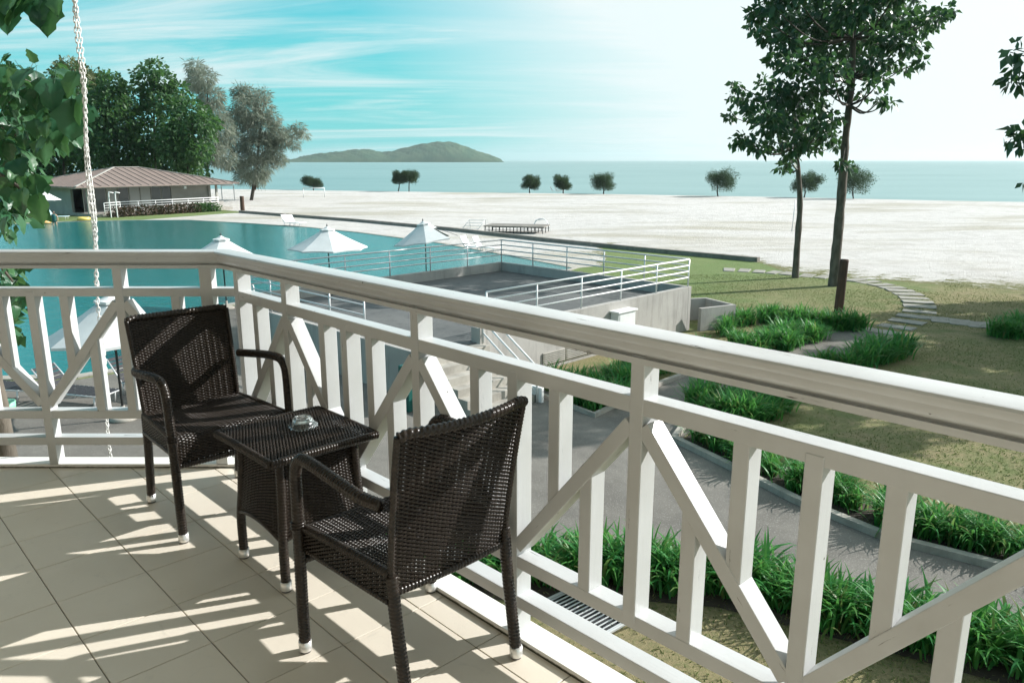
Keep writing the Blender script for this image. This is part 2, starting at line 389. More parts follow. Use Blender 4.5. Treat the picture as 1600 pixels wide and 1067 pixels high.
M_SKIN = material('skin', (.42, .27, .19), .6)
M_TEAL = material('dark_teal_cloth', (.01, .09, .09), .8)
M_HAIR = material('dark_hair', (.02, .016, .013), .6)
M_YEL = material('yellow_vinyl', (.75, .58, .16), .35)
M_ORA = material('orange_vinyl', (.75, .42, .16), .35)
M_GREENP = material('pale_green_plastic', (.22, .52, .36), .5)
M_DKGREEN = material('dark_green_metal', (.008, .09, .075), .45)
M_SOIL = varied('bed_soil', (.06, .045, .032), (.035, .027, .02), 3, .98)

# ================================================================ LARGE STRUCTURE
# ---- sea, beach, lawn
sea = sheet('sea', [(-7000, 60), (7000, 60), (7000, 9000), (-7000, 9000)], -5.0, M_SEA)
sheet('lawn', [(-500, -40), (140, -40), (140, 4), (70, 16), (36, 27), (13, 42), (-28, 82), (-60, 112), (-500, 140)], G, M_LAWN)
def polyline(P, n):
    P = np.array(P, float); d = np.r_[0, np.cumsum(np.linalg.norm(np.diff(P, axis=0), axis=1))]
    t = np.linspace(0, d[-1], n); return np.stack([np.interp(t, d, P[:, k]) for k in range(P.shape[1])], 1)
WALL_LINE = [(-28.1, 80.7), (-13.55, 68.7), (-4.97, 60.3), (2.16, 52.0), (7.69, 46.3), (13.2, 41.2)]
near = polyline([(-75, 108), (-50, 97)] + WALL_LINE + [(13.3, 37.4), (15.2, 35.6), (17.2, 34.4), (21.2, 31.8), (34, 27), (68, 15.5), (130, 4.5)], 170)
far = polyline([(-130, 168), (-90, 156), (-46, 141.5), (-10.5, 129.6), (10.2, 124.3), (37, 113), (57, 102), (65, 99), (120, 84), (200, 60)], 170)
rows = 34; V = []; E = []
for k in range(rows):
    t = k/(rows-3) if k < rows-2 else 1
    for i in range(170):
        p = near[i]*(1-t)+far[i]*t; z = G+.006
        if 0 < t < 1:
            z += .10*math.sin(p[0]*.21+1.3*math.sin(p[1]*.17))*math.sin(p[1]*.13)*min(1, t*6)*min(1, (1-t)*6)+.35*max(0, t-.75)/.25*.4
        if t == 1: z = G+.14
        if k == rows-2: p = far[i]+np.array([2.5, 9]); z = -4.5
        if k == rows-1: p = far[i]+np.array([6, 22]); z = -5.6
        V.append((p[0], p[1], z)); E.append(min(1, t*math.hypot(*(far[i]-near[i]))/7.0))
F = [(k*170+i, k*170+i+1, (k+1)*170+i+1, (k+1)*170+i) for k in range(rows-1) for i in range(169)]
bme = mesh_np('beach', V, F, M_SAND, True)
at = bme.attributes.new('edge', 'FLOAT', 'POINT'); at.data.foreach_set('value', np.array(E, np.float32))
T(link('beach', bme), kind='structure')
# ---- poolside sand, pool, yard and paths
POOL = [(-45, 58), (-43.2, 65.4), (-39.7, 68.6), (-34, 70.4), (-29.2, 70.6), (-23, 67.2), (-16.7, 63.1), (-11.6, 58.5), (-4.6, 50.6), (-.5, 44.5), (3.2, 38.7), (2, 36.4), (-3, 35.8), (-6.5, 34.8),
        (-9, 31), (-11.8, 26.8), (-10.2, 22.7), (-9.5, 19.9), (-10.9, 18.7), (-12.8, 18.5), (-22, 18.5), (-45, 30)]
pss = sheet('poolside_sand', [(-34, 70.4), (-29, 79.6), (-28.1, 80.5), (-13.55, 68.5), (-4.97, 60.1), (2.16, 51.8), (5.6, 48.2), (5.4, 43.5), (4.6, 39.6), (3.2, 38.7), (-4.6, 50.6), (-16.7, 63.1), (-29.2, 70.6)], G+.004, M_SAND)
_a = pss.data.attributes.new('edge', 'FLOAT', 'POINT'); _a.data.foreach_set('value', np.array([0.15 if v.co.x > 3.9 else 1.0 for v in pss.data.vertices], np.float32))
sheet('pool_water', POOL, G+.012, M_POOL)
def strip(name, P, w, h, mat, parent=None, z=G, closed=False, kind=None):
    """kerb-like solid of rectangular section along a polyline"""
    P = [Vector((p[0], p[1])) for p in P]; n = len(P); V = []
    for i, p in enumerate(P):
        a = P[i-1] if (i or closed) else p; b = P[(i+1) % n] if (i < n-1 or closed) else p
        t = (b-a).normalized(); q = Vector((-t.y, t.x))*w/2
        V += [(p.x+q.x, p.y+q.y, z-.05), (p.x+q.x, p.y+q.y, z+h), (p.x-q.x, p.y-q.y, z+h), (p.x-q.x, p.y-q.y, z-.05)]
    F = []
    for i in range(n if closed else n-1):
        a, b = i*4, ((i+1) % n)*4
        for k in range(4): F.append((a+k, a+(k+1) % 4, b+(k+1) % 4, b+k))
    if not closed: F += [(3, 2, 1, 0), (n*4-4, n*4-3, n*4-2, n*4-1)]
    me = mesh_py(name, V, F, mat)
    bm = bmesh.new(); bm.from_mesh(me); bmesh.ops.recalc_face_normals(bm, faces=bm.faces[:]); bm.to_mesh(me); bm.free()
    o = link(name, me, parent)
    if kind: o['kind'] = kind
    return o
strip('pool_coping', POOL, .35, .035, M_KCON, closed=True, kind='structure')
YARD = [(-30, 6.2), (-30, 18.2), (-12.8, 18.2), (-10.8, 18.4), (-9.2, 19.7), (-9.9, 22.7), (-11.4, 26.8), (-8.7, 31.1), (-6.4, 34.5), (-2.9, 35.5), (2.2, 36.1), (3.4, 37.6), (4.5, 31.5), (.6, 17.9), (1.75, 15.6), (3.6, 18.0), (8.9, 23.4), (11.4, 24.7), (12.4, 23.4),
        (9.6, 21.0), (5.2, 16.7), (3.8, 15.0), (3.22, 14.05), (3.89, 12.7), (4.55, 11.3), (5.44, 10.0), (6.46, 9.25), (9, 7.7), (14, 5.2), (14, 3.2), (8.5, 5.8), (6.4, 7.1), (4.6, 8.3), (2.6, 9.2), (0, 9.6), (-2, 9.7), (-5, 9.4), (-9, 6.2)]
sheet('yard', YARD, G+.006, M_ASPH)
strip('path_kerb', [(3.6, 15.1), (3.14, 14.12), (3.83, 12.78), (4.5, 11.38), (5.4, 10.07), (6.42, 9.35), (9, 7.8), (14, 5.3)], .13, .11, M_KCON, kind='structure')
strip('path_kerb', [(.2, 17.6), (1.75, 15.55), (3.6, 17.95), (6.3, 20.8), (8.9, 23.4)], .12, .10, M_KCON, kind='structure')
strip('path_kerb', [(5.2, 16.75), (7.4, 18.9), (9.6, 21.0), (11.2, 22.3)], .12, .10, M_KCON, kind='structure')
# planted beds (bare soil)
for nm, P in (('planting_bed', [(3.3, 14.2), (4.0, 12.8), (4.65, 11.4), (5.5, 10.1), (6.5, 9.4), (9, 7.9), (13, 5.9), (13.4, 6.7), (9.4, 8.7), (7.0, 10.2), (6.0, 11.0), (5.3, 12.2), (4.6, 13.7), (4.0, 15.0)]),
              ('planting_bed', [(-3, 8.7), (-.6, 8.55), (1.2, 8.6), (2.5, 8.4), (4.2, 7.5), (6.0, 6.5), (8.5, 5.0), (8.6, 5.7), (6.4, 7.0), (4.6, 8.2), (2.6, 9.1), (0, 9.5), (-3, 9.6)])):
    sheet(nm, P, G+.009, M_SOIL)
# stepping stones across the lawn
stp = empty('stepping_path', at_z(1330, 470, G)); stp['kind'] = 'structure'
SPX = [(1140, 422), (1163, 423), (1186, 424.5), (1209, 426), (1232, 428), (1262, 431), (1288, 433), (1312, 435.5), (1336, 438), (1357, 441), (1376, 445), (1393, 449.5), (1407, 454.5), (1419, 460), (1428, 466),
       (1434, 472.5), (1437, 479.5), (1436, 487), (1429, 495), (1417, 503), (1400, 511), (1378, 519), (1470, 500), (1500, 504), (1530, 508)]
def stone(c, ang, lx, ly):
    bm = bmesh.new(); bmesh.ops.create_cube(bm, size=1)
    bmesh.ops.scale(bm, vec=(lx, ly, .06), verts=bm.verts)
    for v in bm.verts: v.co.x += random.uniform(-.05, .05); v.co.y += random.uniform(-.03, .03)
    bmesh.ops.bevel(bm, geom=list(bm.edges), offset=.012, segments=1, affect='EDGES')
    me = bpy.data.meshes.new('paving_stone'); bm.to_mesh(me); bm.free(); me.materials.append(M_STONE)
    o = link('paving_stone', me, stp); o.location = Vector((c.x, c.y, G+.01))-stp.location; o.rotation_euler = (random.uniform(-.02, .02), random.uniform(-.02, .02), ang+random.uniform(-.09, .09)); o.location.z -= random.uniform(0, .02)
W = [at_z(x, y, G) for x, y in SPX]
for i, c in enumerate(W):
    if i < 22:
        a, b = W[max(0, i-1)], W[min(21, i+1)]; t = b-a; ang = math.atan2(t.y, t.x)
        gap = min((W[min(21, i+1)]-c).length if i < 21 else 9, (c-W[max(0, i-1)]).length if i else 9)
        stone(c, ang, min(.55, gap*.78) if i < 12 else min(.6, gap*.85), 1.1)
    else: stone(c, -.5, .62, 1.0)

# ---- low edging wall between pool side and beach
ew = strip('edging_wall', WALL_LINE, .34, .24, M_DARKW)
T(ew, 'low grey-brown concrete edging wall running between the pool side and the white beach', 'low wall')

# ================================================================ BALCONY
YL, DR = 3.62, 1.53
# floor slab (behind and below the tiles) + tiles
def clip(poly, n, d):
    out = []
    for i in range(len(poly)):
        a, b = poly[i], poly[(i+1) % len(poly)]
        da, db = a[0]*n[0]+a[1]*n[1]-d, b[0]*n[0]+b[1]*n[1]-d
        if da <= 0: out.append(a)
        if da*db < 0: t = da/(da-db); out.append((a[0]+(b[0]-a[0])*t, a[1]+(b[1]-a[1])*t))
    return out
FLX = [(-6, YL), ((DR-RN.y*YL)/RN.x, YL), ((DR-RN.y*-2.4)/RN.x, -2.4), (-6, -2.4)]
def prism(name, pts, z0, z1, mat, parent=None):
    n = len(pts); V = [(x, y, z0) for x, y in pts]+[(x, y, z1) for x, y in pts]
    F = [list(range(n))[::-1], list(range(n, 2*n))]+[(i, (i+1) % n, n+(i+1) % n, n+i) for i in range(n)]
    me = mesh_py(name, V, F, mat)
    bm = bmesh.new(); bm.from_mesh(me); bmesh.ops.recalc_face_normals(bm, faces=bm.faces[:]); bm.to_mesh(me); bm.free()
    return link(name, me, parent)
flo = prism('balcony_floor', FLX, -.22, -.0045, M_GROUT); flo['kind'] = 'structure'
TS, TT, TOX, TOY = .29885, -.81366, -1.99789, 2.84472
ct, st_ = math.cos(TT), math.sin(TT)
def tile_piece(pts):
    cx = sum(p[0] for p in pts)/len(pts); cyy = sum(p[1] for p in pts)/len(pts)
    def ins(d): return [(p[0]+(cx-p[0])*d/max(.02, math.hypot(p[0]-cx, p[1]-cyy)), p[1]+(cyy-p[1])*d/max(.02, math.hypot(p[0]-cx, p[1]-cyy))) for p in pts]
    a, b = pts, ins(.0022); n = len(pts)
    V = [(x-cx, y-cyy, -.008) for x, y in a]+[(x-cx, y-cyy, -.0015) for x, y in a]+[(x-cx, y-cyy, 0) for x, y in b]
    F = [tuple(range(2*n, 3*n))]+[(i, (i+1) % n, n+(i+1) % n, n+i) for i in range(n)]+[(n+i, n+(i+1) % n, 2*n+(i+1) % n, 2*n+i) for i in range(n)]
    return (cx, cyy), V, F
full_tile = None
for i in range(-16, 16):
    for j in range(-12, 12):
        g = .0016; q = [(i*TS+g, j*TS+g), ((i+1)*TS-g, j*TS+g), ((i+1)*TS-g, (j+1)*TS-g), (i*TS+g, (j+1)*TS-g)]
        P = [(TOX+ct*a-st_*b, TOY+st_*a+ct*b) for a, b in q]
        cx, cyy = sum(p[0] for p in P)/4, sum(p[1] for p in P)/4
        if cyy < .9 or cx < -3.6 or cx > 1.4 or abs(cx)/max(.1, cyy) > 1.25: continue
        Q = clip(clip(P, (0, 1), YL-.002), (RN.x, RN.y), DR-.002)
        if len(Q) < 3: continue
        ar = abs(sum(Q[k][0]*Q[(k+1) % len(Q)][1]-Q[(k+1) % len(Q)][0]*Q[k][1] for k in range(len(Q))))/2
        if ar < .0006: continue
        if ar > .98*(TS-2*g)**2:
            if full_tile is None:
                _, V, F = tile_piece(P); full_tile = mesh_py('tile', V, F, M_TILE)
            o = link('tile', full_tile, flo, loc=(cx, cyy, random.uniform(-.0004, .0004)))
        else:
            (cx, cyy), V, F = tile_piece(Q); link('tile', mesh_py('tile', V, F, M_TILE), flo, loc=(cx, cyy, 0))
back = prism('floor_behind', clip([(-6, .75), (4, .75), (4, -2.4), (-6, -2.4)], (RN.x, RN.y), DR-.002), -.0044, -.001, M_TILE, flo)
# kerb the balustrade stands on
mit = lambda o: Vector((((DR+o)-RN.y*(YL+o))/RN.x, YL+o, 0))
def kerb_part(side):
    o0, o1 = 0, .092
    a, b = mit(o0), mit(o1)
    if side == 'R': c, d = SD(2.6, DR+o1), SD(2.6, DR+o0)
    else: c, d = Vector((-6, YL+.113, 0)), Vector((-6, YL, 0)); 
    pts = [(p.x, p.y) for p in (a, b, c, d)]
    k = prism('balcony_kerb', pts, -.3, .019, M_KERB); k['kind'] = 'structure'
kerb_part('R'); kerb_part('L')
# house around the balcony: plain unseen rear wall, soffit above
hw = [SD(-8.5, -1.45), SD(5, -1.45), SD(5, -1.7), SD(-8.5, -1.7)]
prism('house_wall', [(p.x, p.y) for p in hw], G, 3.0, M_WALLH)['kind'] = 'structure'
ceil = prism('balcony_ceiling', clip(clip([(-6, 6), (8, 6), (8, -2.4), (-6, -2.4)], (0, 1), YL+.35), (RN.x, RN.y), DR+.35), 2.75, 2.95, M_CEIL); ceil['kind'] = 'structure'

# ---- balustrade
rail = empty('balcony_railing', SD(-1.6, DR)); rail_inv = Matrix.Translation(-rail.location)
T(rail, 'white painted timber balcony railing with balusters and zigzag braces', 'railing')
def rpt(s, off, z, side):
    p = SD(s, DR+off, z) if side == 'R' else Vector((s, YL+off, z))
    return p-rail.location
BW, BD = .042, .065
def vert(name, s, z0, z1, side, w=BW, d=BD, off=0.):
    up = RD if side == 'R' else Vector((1, 0, 0))
    p0, p1 = rpt(s, off+d/2, z0, side), rpt(s, off+d/2, z1, side)
    nrm = RN if side == 'R' else Vector((0, 1, 0))
    x = (p1-p0); l = x.length; x.normalize(); y = nrm; z = x.cross(y)
    M = Matrix((x, y, z)).transposed().to_4x4(); M.translation = (p0+p1)/2
    return link(name, box_mesh(l, d, w, M_PAINT, .0025, 2), rail, mtx=M)
def horiz(name, s0, s1, z0, z1, side, d=BD-.004, off=.002):
    p0, p1 = rpt(s0, off+d/2, (z0+z1)/2, side), rpt(s1, off+d/2, (z0+z1)/2, side)
    return bar(name, p0, p1, d, z1-z0, M_PAINT, rail, bev=.0025)
def brace(s0, z0, s1, z1, side):
    """from (s0,z0) to (s1,z1) centre line"""
    p0, p1 = rpt(s0, .0008+(BD-.003)/2, z0, side), rpt(s1, .0008+(BD-.003)/2, z1, side)
    nrm = RN if side == 'R' else Vector((0, 1, 0))
    return bar('brace', p0, p1, .042, BD-.003, M_PAINT, rail, up=nrm, bev=.0025)
ZM0, ZM1, ZL0, ZL1, ZB0, ZB1, ZT = .868, .912, .257, .299, .119, .160, 1.004
def bay_set(ups, lows, side):
    for s in ups: vert('post', s, ZL0+.02, ZT+.02, side)
    for s in lows: vert('post', s, .012, ZM1-.02, side)
R_UP, R_LOW = [-2.97, -2.062, -1.129, -.2], [-2.515, -1.585, -.66, .265]
L_UP, L_LOW = [-1.87, -2.72], [-2.294, -3.15]
bay_set(R_UP, R_LOW, 'R'); bay_set(L_UP, L_LOW, 'L')
vert('corner_post', -3.42, .012, ZT+.02, 'R'); vert('corner_post', -1.452, .012, ZT+.02, 'L', w=.058)
def halfbay(su, sl, side, fa=.17, fb=.295):
    sg = 1 if su > sl else -1; span = abs(su-sl)
    brace(su-sg*BW*.45, .838, sl+sg*BW*.45, .330, side)
    ea, eb = fa*span/.463, fb*span/.463
    zd = lambda e: .330+(e-BW*.5)/(span-BW)*.508
    vert('baluster', sl+sg*ea, zd(ea)-.008, ZM0+.01, side, off=.0035, d=BD-.006)
    vert('baluster', sl+sg*eb, ZL1-.012, zd(eb)+.008, side, off=.0035, d=BD-.006)
for su, sl in ((-2.97, -3.42), (-2.97, -2.515), (-2.062, -2.515), (-2.062, -1.585), (-1.129, -1.585), (-1.129, -.66), (-.2, -.66), (-.2, .265)): halfbay(su, sl, 'R')
for su, sl in ((-1.87, -1.452), (-1.87, -2.294), (-2.72, -2.294), (-2.72, -3.15)): halfbay(su, sl, 'L')
allR = sorted([-3.42]+R_UP); 
for a, b in zip(allR[:-1], allR[1:]): horiz('mid_rail', a+.012, b-.012, ZM0, ZM1, 'R')
horiz('mid_rail', -.19, .6, ZM0, ZM1, 'R')
for a, b in ((-3.4, -2.72), (-2.71, -1.88), (-1.86, -1.47), (-1.44, -1.30)): horiz('mid_rail', a, b, ZM0, ZM1-.004, 'L')
lowR = [-3.42]+R_LOW
for a, b in zip(lowR[:-1], lowR[1:]):
    horiz('lower_rail', a+.012, b-.012, ZL0, ZL1, 'R'); horiz('bottom_rail', a+.012, b-.012, ZB0, ZB1, 'R')
for a, b in ((-3.14, -2.305), (-2.283, -1.465)):
    horiz('lower_rail', a, b, ZL0, ZL1, 'L'); horiz('bottom_rail', a, b, ZB0, ZB1, 'L')
PROF = [(-.007, 1.003), (-.007, 1.019), (.004, 1.0205), (.005, 1.0245), (-.006, 1.029), (-.017, 1.035), (-.025, 1.044), (-.0285, 1.054), (-.029, 1.060), (-.035, 1.0635), (-.0395, 1.072), (-.0405, 1.080), (-.037, 1.0855), (-.031, 1.0875),
        (.052, 1.0875), (.060, 1.0855), (.064, 1.080), (.0635, 1.074), (.061, 1.066), (.064, 1.060), (.066, 1.050), (.066, 1.003)]
def toprail(side):
    n = len(PROF); V = []
    for o, z in PROF: m = mit(o); V.append((m.x, m.y, z))
    for o, z in PROF:
        e = SD(1.0, DR+o, z) if side == 'R' else Vector((-4.2, YL+o, z)); V.append((e.x, e.y, z))
    F = [(i, (i+1) % n, n+(i+1) % n, n+i) for i in range(n)]+[tuple(range(n, 2*n))]
    me = mesh_py('top_rail', V, F, M_PAINT)
    bm = bmesh.new(); bm.from_mesh(me); bmesh.ops.recalc_face_normals(bm, faces=bm.faces[:]); bm.to_mesh(me); bm.free()
    ang = TH if side == 'R' else 0.0
    me.transform(rail_inv); me.transform(Matrix.Rotation(-ang, 4, 'Z'))
    for p in me.polygons: p.use_smooth = len(p.vertices) == 4
    o = link('top_rail', me, rail); o.rotation_euler = (0, 0, ang)
    md = o.modifiers.new('es', 'EDGE_SPLIT'); md.split_angle = R(35)
toprail('R'); toprail('L')

# ================================================================ WICKER FURNITURE
def weave(surf, U0, U1, V0, V1, pu=.0265, pv=.0122, amp=.0032):
    eps = 1e-4
    def frame(u, v):
        p = surf(u, v); du = (surf(u+eps, v)-p); dv = (surf(u, v+eps)-p)
        du /= np.linalg.norm(du, axis=1)[:, None]+1e-12; dv /= np.linalg.norm(dv, axis=1)[:, None]+1e-12
        n = np.cross(du, dv); n /= np.linalg.norm(n, axis=1)[:, None]+1e-12
        return p, du, dv, n
    parts = []
    nr = int(round((V1-V0)/(pv/2))); nu = max(4, int(round((U1-U0)/(pu/4))))
    u = np.linspace(U0, U1, nu+1)
    q = np.arange(nu)[:, None]*4; k = np.arange(4)[None, :]; k2 = (k+1) % 4
    Fq = np.stack([q+k, q+k2, q+4+k2, q+4+k], -1).reshape(-1, 4)
    for r in range(nr):
        v = np.full(nu+1, V0+(r+.5)*(V1-V0)/nr); A = r % 2 == 0
        p, du, dv, n = frame(u, v); h = amp*np.cos(2*np.pi*u/pu+(0 if A else np.pi))
        w, th = (.0050, .0026) if A else (.0046, .0020)
        c = p+n*(h-(0 if A else .0006))[:, None]
        parts.append((np.stack([c-dv*w, c+n*th, c+dv*w, c-n*th], 1).reshape(-1, 3), Fq))
    ns = int(round((U1-U0)/(pu/2))); nv = max(3, int((V1-V0)/.02))
    v = np.linspace(V0, V1, nv+1)
    q = np.arange(nv)[:, None]*2
    Fs = np.stack([q[:, 0], q[:, 0]+1, q[:, 0]+3, q[:, 0]+2], -1)
    for s in range(ns+1):
        uu = np.full(nv+1, U0+s*(U1-U0)/ns); p, du, dv, n = frame(uu, v)
        parts.append((np.stack([p-du*.0046, p+du*.0046], 1).reshape(-1, 3), Fs))
    return merge(parts)
def wrapped(P, r0, pitch=.0115, amp=.0034, sides=10, r1=None):
    """tube wound with a flat wicker strand"""
    P = catmull(P, pitch/5); n = len(P)
    d = np.r_[0, np.cumsum(np.linalg.norm(np.diff(P, axis=0), axis=1))]
    a = np.arange(sides)*2*np.pi/sides
    r = np.linspace(r0, r1 or r0, n)[:, None]+amp*np.abs(np.sin(np.pi*d[:, None]/pitch+a[None, :]/2))
    return tube_np(P, r, sides)
def wpart(name, parts, parent, kind=None):
    v, f = merge(parts) if isinstance(parts, list) else parts
    o = link(name, mesh_np(name, v, f, M_WICK, True), parent)
    if kind: o['kind'] = kind
    return o
def foot(parent, x, y, dx, dy):
    c = lathe('foot_cap', [(.0, .006), (.0198, .006), (.0205, .009), (.0202, .038), (.018, .039), (0, .039)], M_CAP, parent, 18)
    c.location = (x, y, 0)
    g = lathe('glide', [(0, 0), (.0165, 0), (.0175, .003), (.0175, .0062), (0, .0062)], M_RUB, parent, 16); g.location = (x, y, 0)
def make_chair():
    c = empty('wicker_armchair')
    for sx in (-1, 1):
        lf = wpart('leg', wrapped([(sx*.250, .235, .03), (sx*.251, .233, .15), (sx*.251, .229, .30), (sx*.251, .226, .41)], .0158), c); foot(lf, sx*.25, .2355, 0, 0)
        lb = wpart('leg', wrapped([(sx*.205, -.243, .03), (sx*.205, -.225, .15), (sx*.206, -.205, .28), (sx*.208, -.19, .42)], .0158), c); foot(lb, sx*.205, -.2445, 0, 0)
        ar = wpart('arm', wrapped([(sx*.251, .226, .405), (sx*.252, .222, .50), (sx*.253, .217, .59), (sx*.254, .205, .633), (sx*.255, .170, .660), (sx*.256, .11, .662), (sx*.255, .03, .655),
                                   (sx*.251, -.06, .643), (sx*.244, -.13, .634), (sx*.228, -.185, .629)], .0158), c)
        # binding knot where the strand is tied off under the arm
        wpart('binding', [tube_np(np.array([(sx*.251+.0195*math.cos(a), .226+.0195*math.sin(a), z0) for a in np.linspace(0, 6.28, 13)]), .004, 6) for z0 in (.425, .434, .443)], c, 'stuff')
    ZB, ZTp = .365, .845
    def yb(x, z):
        t = (z-ZB)/(ZTp-ZB); hw = .213+.012*t
        return -.188-.072*t**1.4-.034*(1-(x/hw)**2)*(.35+.65*t)
    def bs(u, v):
        t = (v-ZB)/(ZTp-ZB); x = u*(.213+.012*t)/.213; z = v-.006*(1-(u/.213)**2)*t
        return np.stack([-x, yb(x, v), z], 1)
    wpart('backrest', weave(bs, -.205, .205, ZB+.008, ZTp-.008), c, 'stuff')
    # wrapped edge of the back
    pts = lambda us, vs: bs(np.array(us, float), np.array(vs, float))
    for sgn in (-1, 1):
        vs = np.linspace(ZB, ZTp-.012, 10); P = pts(np.full(10, sgn*.208), vs)
        wpart('back_frame', wrapped(P, .0085, amp=.0024), c)
    us = np.linspace(-.207, .207, 16); P = pts(us, np.full(16, ZTp-.006)); P[0][2] -= .008; P[-1][2] -= .008
    wpart('back_frame', wrapped(P, .0120, pitch=.016, amp=.004), c)
    P = pts(us, np.full(16, ZB+.004)); wpart('back_frame', wrapped(P, .010), c)
    # seat with waterfall front edge
    def ss(u, v):
        y = np.where(v < .40, -.195+v, 0); z = np.full_like(v, .436)
        r = .035; a = np.clip((v-.385)/r, 0, math.pi/2); ov = np.maximum(0, v-.385-r*math.pi/2)
        y = np.where(v < .385, -.195+v, .19+r*np.sin(a)); z = .436-r*(1-np.cos(a))*(v >= .385)-ov
        z = z-.010*np.exp(-((u/.15)**2+((v-.2)/.15)**2))
        return np.stack([u*(.205+.03*np.clip(v/.4, 0, 1))/.235, y, z], 1)
    wpart('seat', weave(ss, -.235, .235, .01, .51), c, 'stuff')
    for sx in (-1, 1):
        def sa(u, v, sx=sx): return np.stack([sx*(.222+.016*(u+.18)/.38)+0*u, u, v], 1)
        wpart('side_apron', weave(sa, -.19, .21, .352, .43), c, 'stuff')
        wpart('apron_edge', wrapped([(sx*.222, -.19, .350), (sx*.230, 0, .350), (sx*.238, .21, .350)], .0075, amp=.0014), c)
        wpart('seat_edge', wrapped([(sx*.213, -.19, .428), (sx*.226, 0, .431), (sx*.240, .20, .428)], .011), c)
    wpart('front_stretcher', wrapped([(-.24, .222, .318), (0, .224, .316), (.24, .222, .318)], .010), c)
    return c
chA = make_chair(); chA.location = SD(-3.203, 1.275); chA.rotation_euler = (0, 0, TH-math.pi/2)
T(chA, 'dark brown wicker armchair in the railing corner, facing the viewer behind the side table', 'chair', 'wicker armchairs on the balcony')
chB = copy_tree(chA); chB.location = SD(-1.752, 1.268); chB.rotation_euler = (0, 0, TH+math.pi/2)
T(chB, 'dark brown wicker armchair nearest the viewer, its woven back turned to us', 'chair', 'wicker armchairs on the balcony')
# side table
tb = empty('wicker_side_table', SD(-2.515, 1.312)); tb.rotation_euler = (0, 0, TH)
T(tb, 'small square dark wicker side table with flared skirt between the two armchairs', 'table')
ZTT = .520
def ts(u, v): return np.stack([u, v, ZTT-.004*((u/.2)**4+(v/.2)**4)], 1)
wpart('tabletop', weave(ts, -.208, .208, -.208, .208), tb, 'stuff')
for a, b in (((-.212, -.212), (.212, -.212)), ((.212, -.212), (.212, .212)), ((.212, .212), (-.212, .212)), ((-.212, .212), (-.212, -.212))):
    wpart('tabletop_edge', wrapped([(a[0], a[1], ZTT-.014), ((a[0]+b[0])/2, (a[1]+b[1])/2, ZTT-.012), (b[0], b[1], ZTT-.014)], .012, pitch=.011, amp=.0034), tb)
box('subframe', (0, 0, ZTT-.035), (.36, .36, .02), M_DARKM, tb)
for k in range(4):
    rot = Matrix.Rotation(k*math.pi/2, 3, 'Z'); rm = np.array(rot)
    def sk(u, v, rm=rm):
        t = (.485-v)/.30; hw = .148+.022*t**1.5; arch = .040*(1-(u/.15)**2)*np.clip(t, 0, 1)
        p = np.stack([u*hw/.15, -hw+0*u-.012*t*(1-(u/.15)**2), v+arch], 1); return p@rm.T
    wpart('skirt', weave(sk, -.148, .148, .19, .485), tb, 'stuff')
    us = np.linspace(-.148, .148, 14); wpart('skirt_edge', wrapped(sk(us, np.full(14, .189)), .0075, amp=.0014), tb)
    P = np.array([(.150, -.150, .49), (.152, -.152, .38), (.158, -.158, .27), (.166, -.166, .17), (.1665, -.1665, .03)])@rm.T
    lg = wpart('leg', wrapped(P, .0148), tb)
    q = rm@np.array([.1665, -.1665, 0]); foot(lg, q[0], q[1], 0, 0)
# ashtray: upturned fluted glass dish
ash = empty('glass_ashtray', SD(-2.535, 1.352, ZTT+.001))
T(ash, 'round fluted clear glass ashtray on the wicker side table', 'ashtray')
def fl(prof, a):
    k = np.clip((.030-prof[:, 1])/.03, 0, 1)*np.clip((prof[:, 0]-.03)/.03, 0, 1); return 1+.035*k[:, None]*np.cos(28*a)[None, :]
lathe('bowl', [(.050, .0), (.055, .0015), (.056, .004), (.050, .011), (.043, .018), (.039, .024), (.0375, .030), (.036, .033), (.031, .0345), (.0, .0345), (0, .0285), (.029, .0285), (.033, .022), (.040, .012), (.046, .005), (.050, .0)], M_GLASS, ash, 112, flute=fl)
lathe('foot_ring', [(.024, .0347), (.031, .0347), (.0315, .037), (.030, .039), (.026, .039), (.024, .037), (.024, .0347)], M_GLASS, ash, 48)
# hanging chain
chn = empty('hanging_chain', (-2.15, 3.86, -.1)); T(chn, 'white link chain hanging down just outside the left side of the railing', 'chain')
def link_mesh():
    a = np.linspace(0, 2*math.pi, 17)[:-1]; P = np.stack([.0068*np.cos(a), 0*a, .0068*np.sin(a)+.0082*np.sign(np.sin(a))], 1)
    P = np.vstack([P, P[:1], P[1:2]]); v, f = tube_np(P, .0028, 6, False); return mesh_np('link', v, f, M_CHAIN, True)
lm = link_mesh(); top, bot = Vector((-2.005, 3.86, 2.75)), Vector((-2.152, 3.86, -.35)); dr = (top-bot); nl = int(dr.length/.0225)
for k in range(nl):
    p = bot+dr*(k/nl)-chn.location
    for rep in range(2 if p.z > .95 else 1):
        o = link('link', lm, chn, loc=p+Vector((.006*math.sin(k*.21)+(.009*rep-.0045 if p.z > .95 else 0), .006*math.cos(k*.21)*(1-2*rep), 0)), rot=(random.uniform(-.12, .12), random.uniform(-.12, .12)-.047, (k % 2)*1.45+.6+k*.03))

